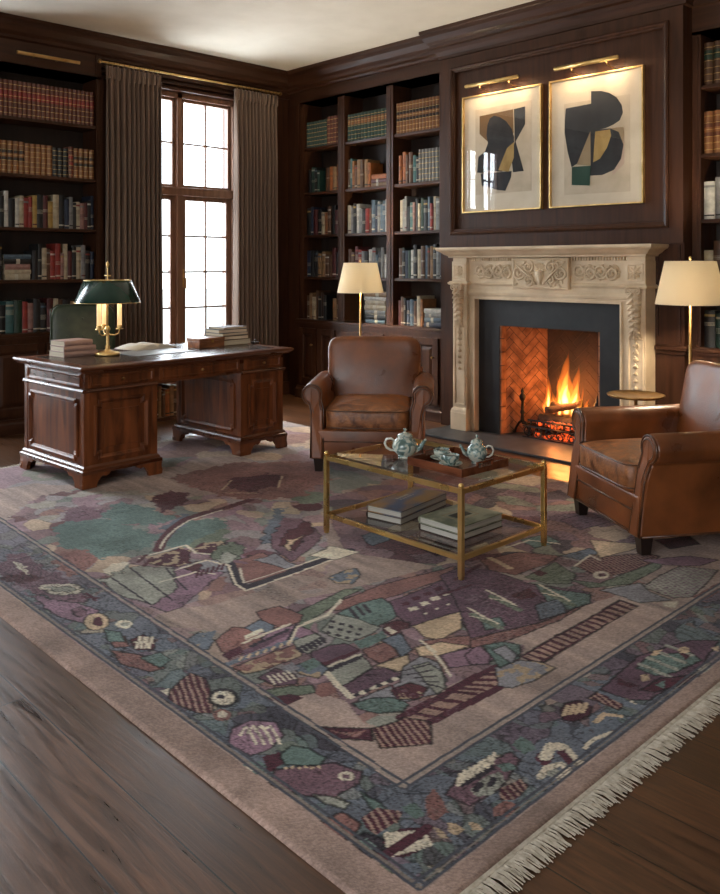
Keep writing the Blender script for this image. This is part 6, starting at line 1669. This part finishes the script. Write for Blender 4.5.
# ---------------------------------------------------------------- floor lamps and drinks table
SHADE = bpy.data.materials.new('ivory_lampshade_fabric'); SHADE.use_nodes = True; t = SHADE.node_tree; N = t.nodes; b = N['Principled BSDF']; out = N['Material Output']
b.inputs['Base Color'].default_value = (.78, .70, .56, 1); b.inputs['Roughness'].default_value = .9
tl_ = N.new('ShaderNodeBsdfTranslucent'); tl_.inputs[0].default_value = (.97, .90, .74, 1); mx = N.new('ShaderNodeMixShader'); mx.inputs[0].default_value = .55
t.links.new(b.outputs[0], mx.inputs[1]); t.links.new(tl_.outputs[0], mx.inputs[2]); t.links.new(mx.outputs[0], out.inputs[0])
def floor_lamp(label, loc, power, top=1.42):
    root = thing('floor_lamp', label, 'floor lamp', loc)
    m = M(); m.sm = True; m.lathe([(0, 0), (.125, 0), (.128, .006), (.122, .016), (.03, .024), (.016, .04), (0, .04)], 36); m.build('base', BRASS_D, root)
    m = M(); m.sm = True; m.tube([(0, 0, .03), (0, 0, top-.19)], .0095, 14); m.lathe([(.0095, .03), (.015, .05), (.0095, .07)], 14, cap=False); m.lathe([(.0095, .72), (.014, .73), (.0095, .74)], 14, cap=False); m.build('pole', BRASS_D, root)
    m = M(); m.sm = True; m.lathe([(.212, top-.272), (.153, top), (.151, top), (.210, top-.272)], 48, cap=False); sh = m.build('lamp_shade', SHADE, root)
    m = M(); m.sm = True; m.lathe([(0, top+.004), (.009, top+.006), (.006, top+.014), (.010, top+.022), (0, top+.032)], 12); m.tube([(0, 0, top-.2), (0, 0, top+.006)], .003, 6)
    for k in range(3): m.tube([(0, 0, top-.004), (0.152*math.cos(k*2.094), 0.152*math.sin(k*2.094), top-.004)], .0018, 5)
    m.build('finial', BRASS, root)
    bm_ = M(); bm_.sm = True; bm_.lathe([(0, top-.19), (.014, top-.188), (.014, top-.15), (.020, top-.13), (.028, top-.10), (.020, top-.075), (0, top-.068)], 14); bm_.build('bulb', emit('lit_bulb', (1, .70, .38), 6), root)
    for dx, dz in ((.05, -.13),): 
        point('lamp_light', (0, 0, top-.115), power, (1, .82, .58), .045, root)
floor_lamp('brass floor lamp with ivory shade behind the left armchair', (-5.485, 5.262, 0), 98)
floor_lamp('brass floor lamp with ivory shade behind the right armchair by the hearth', (-2.345, 5.12, 0), 90, 1.425)
st = thing('drinks_table', 'small round brass drinks table behind the right armchair', 'side table', (-2.575, 4.86, 0))
m = M(); m.sm = True; m.lathe([(0, .575), (.160, .575), (.170, .580), (.176, .590), (.172, .592), (.160, .584), (0, .582)], 48); m.build('tray_top', BRASS_D, st)
m = M(); m.sm = True; m.lathe([(.011, .02), (.011, .27), (.016, .28), (.011, .29), (.011, .56), (.03, .572), (0, .575)], 16); m.build('stem', BRASS_D, st)
m = M(); m.sm = True; m.lathe([(0, 0), (.115, 0), (.118, .006), (.03, .018), (.011, .03), (0, .03)], 32); m.build('base', BRASS_D, st)

# ---------------------------------------------------------------- pale bare trees outside the windows
TRK = mat('tree_bark', (.10, .085, .07), .9)
def tree(loc, seed, label):
    r = random.Random(seed); m = M(); m.sm = True
    def br(p, d, L, rad, n):
        q = p+d*L; mid = p+d*L*.5+Vector((r.uniform(-.05, .05), r.uniform(-.05, .05), 0))*L
        m.tube([p, mid, q], [rad, rad*.85, rad*.65], 5)
        if n: 
            for _ in range(3):
                e = (d+Vector((r.uniform(-.7, .7), r.uniform(-.7, .7), r.uniform(-.2, .5)))).normalized(); br(q, e, L*r.uniform(.6, .8), rad*.6, n-1)
    br(Vector((0, 0, 0)), Vector((0, 0, 1)), 1.7, .09, 5)
    tag(m.build('tree', TRK, loc=loc), label, 'tree', 'bare trees outside')
#tree((-14.5, 9.0, -.6), 2, 'bare pale tree seen through the window by the desk')
gp = M(); gp.box(-60, -40, -.75, -7.6, 60, -.6); tag(gp.build('ground', noisy('pale_lawn', (.45, .46, .42), (.52, .53, .5), (1, 1, 1), 1, .95)), kind='structure')
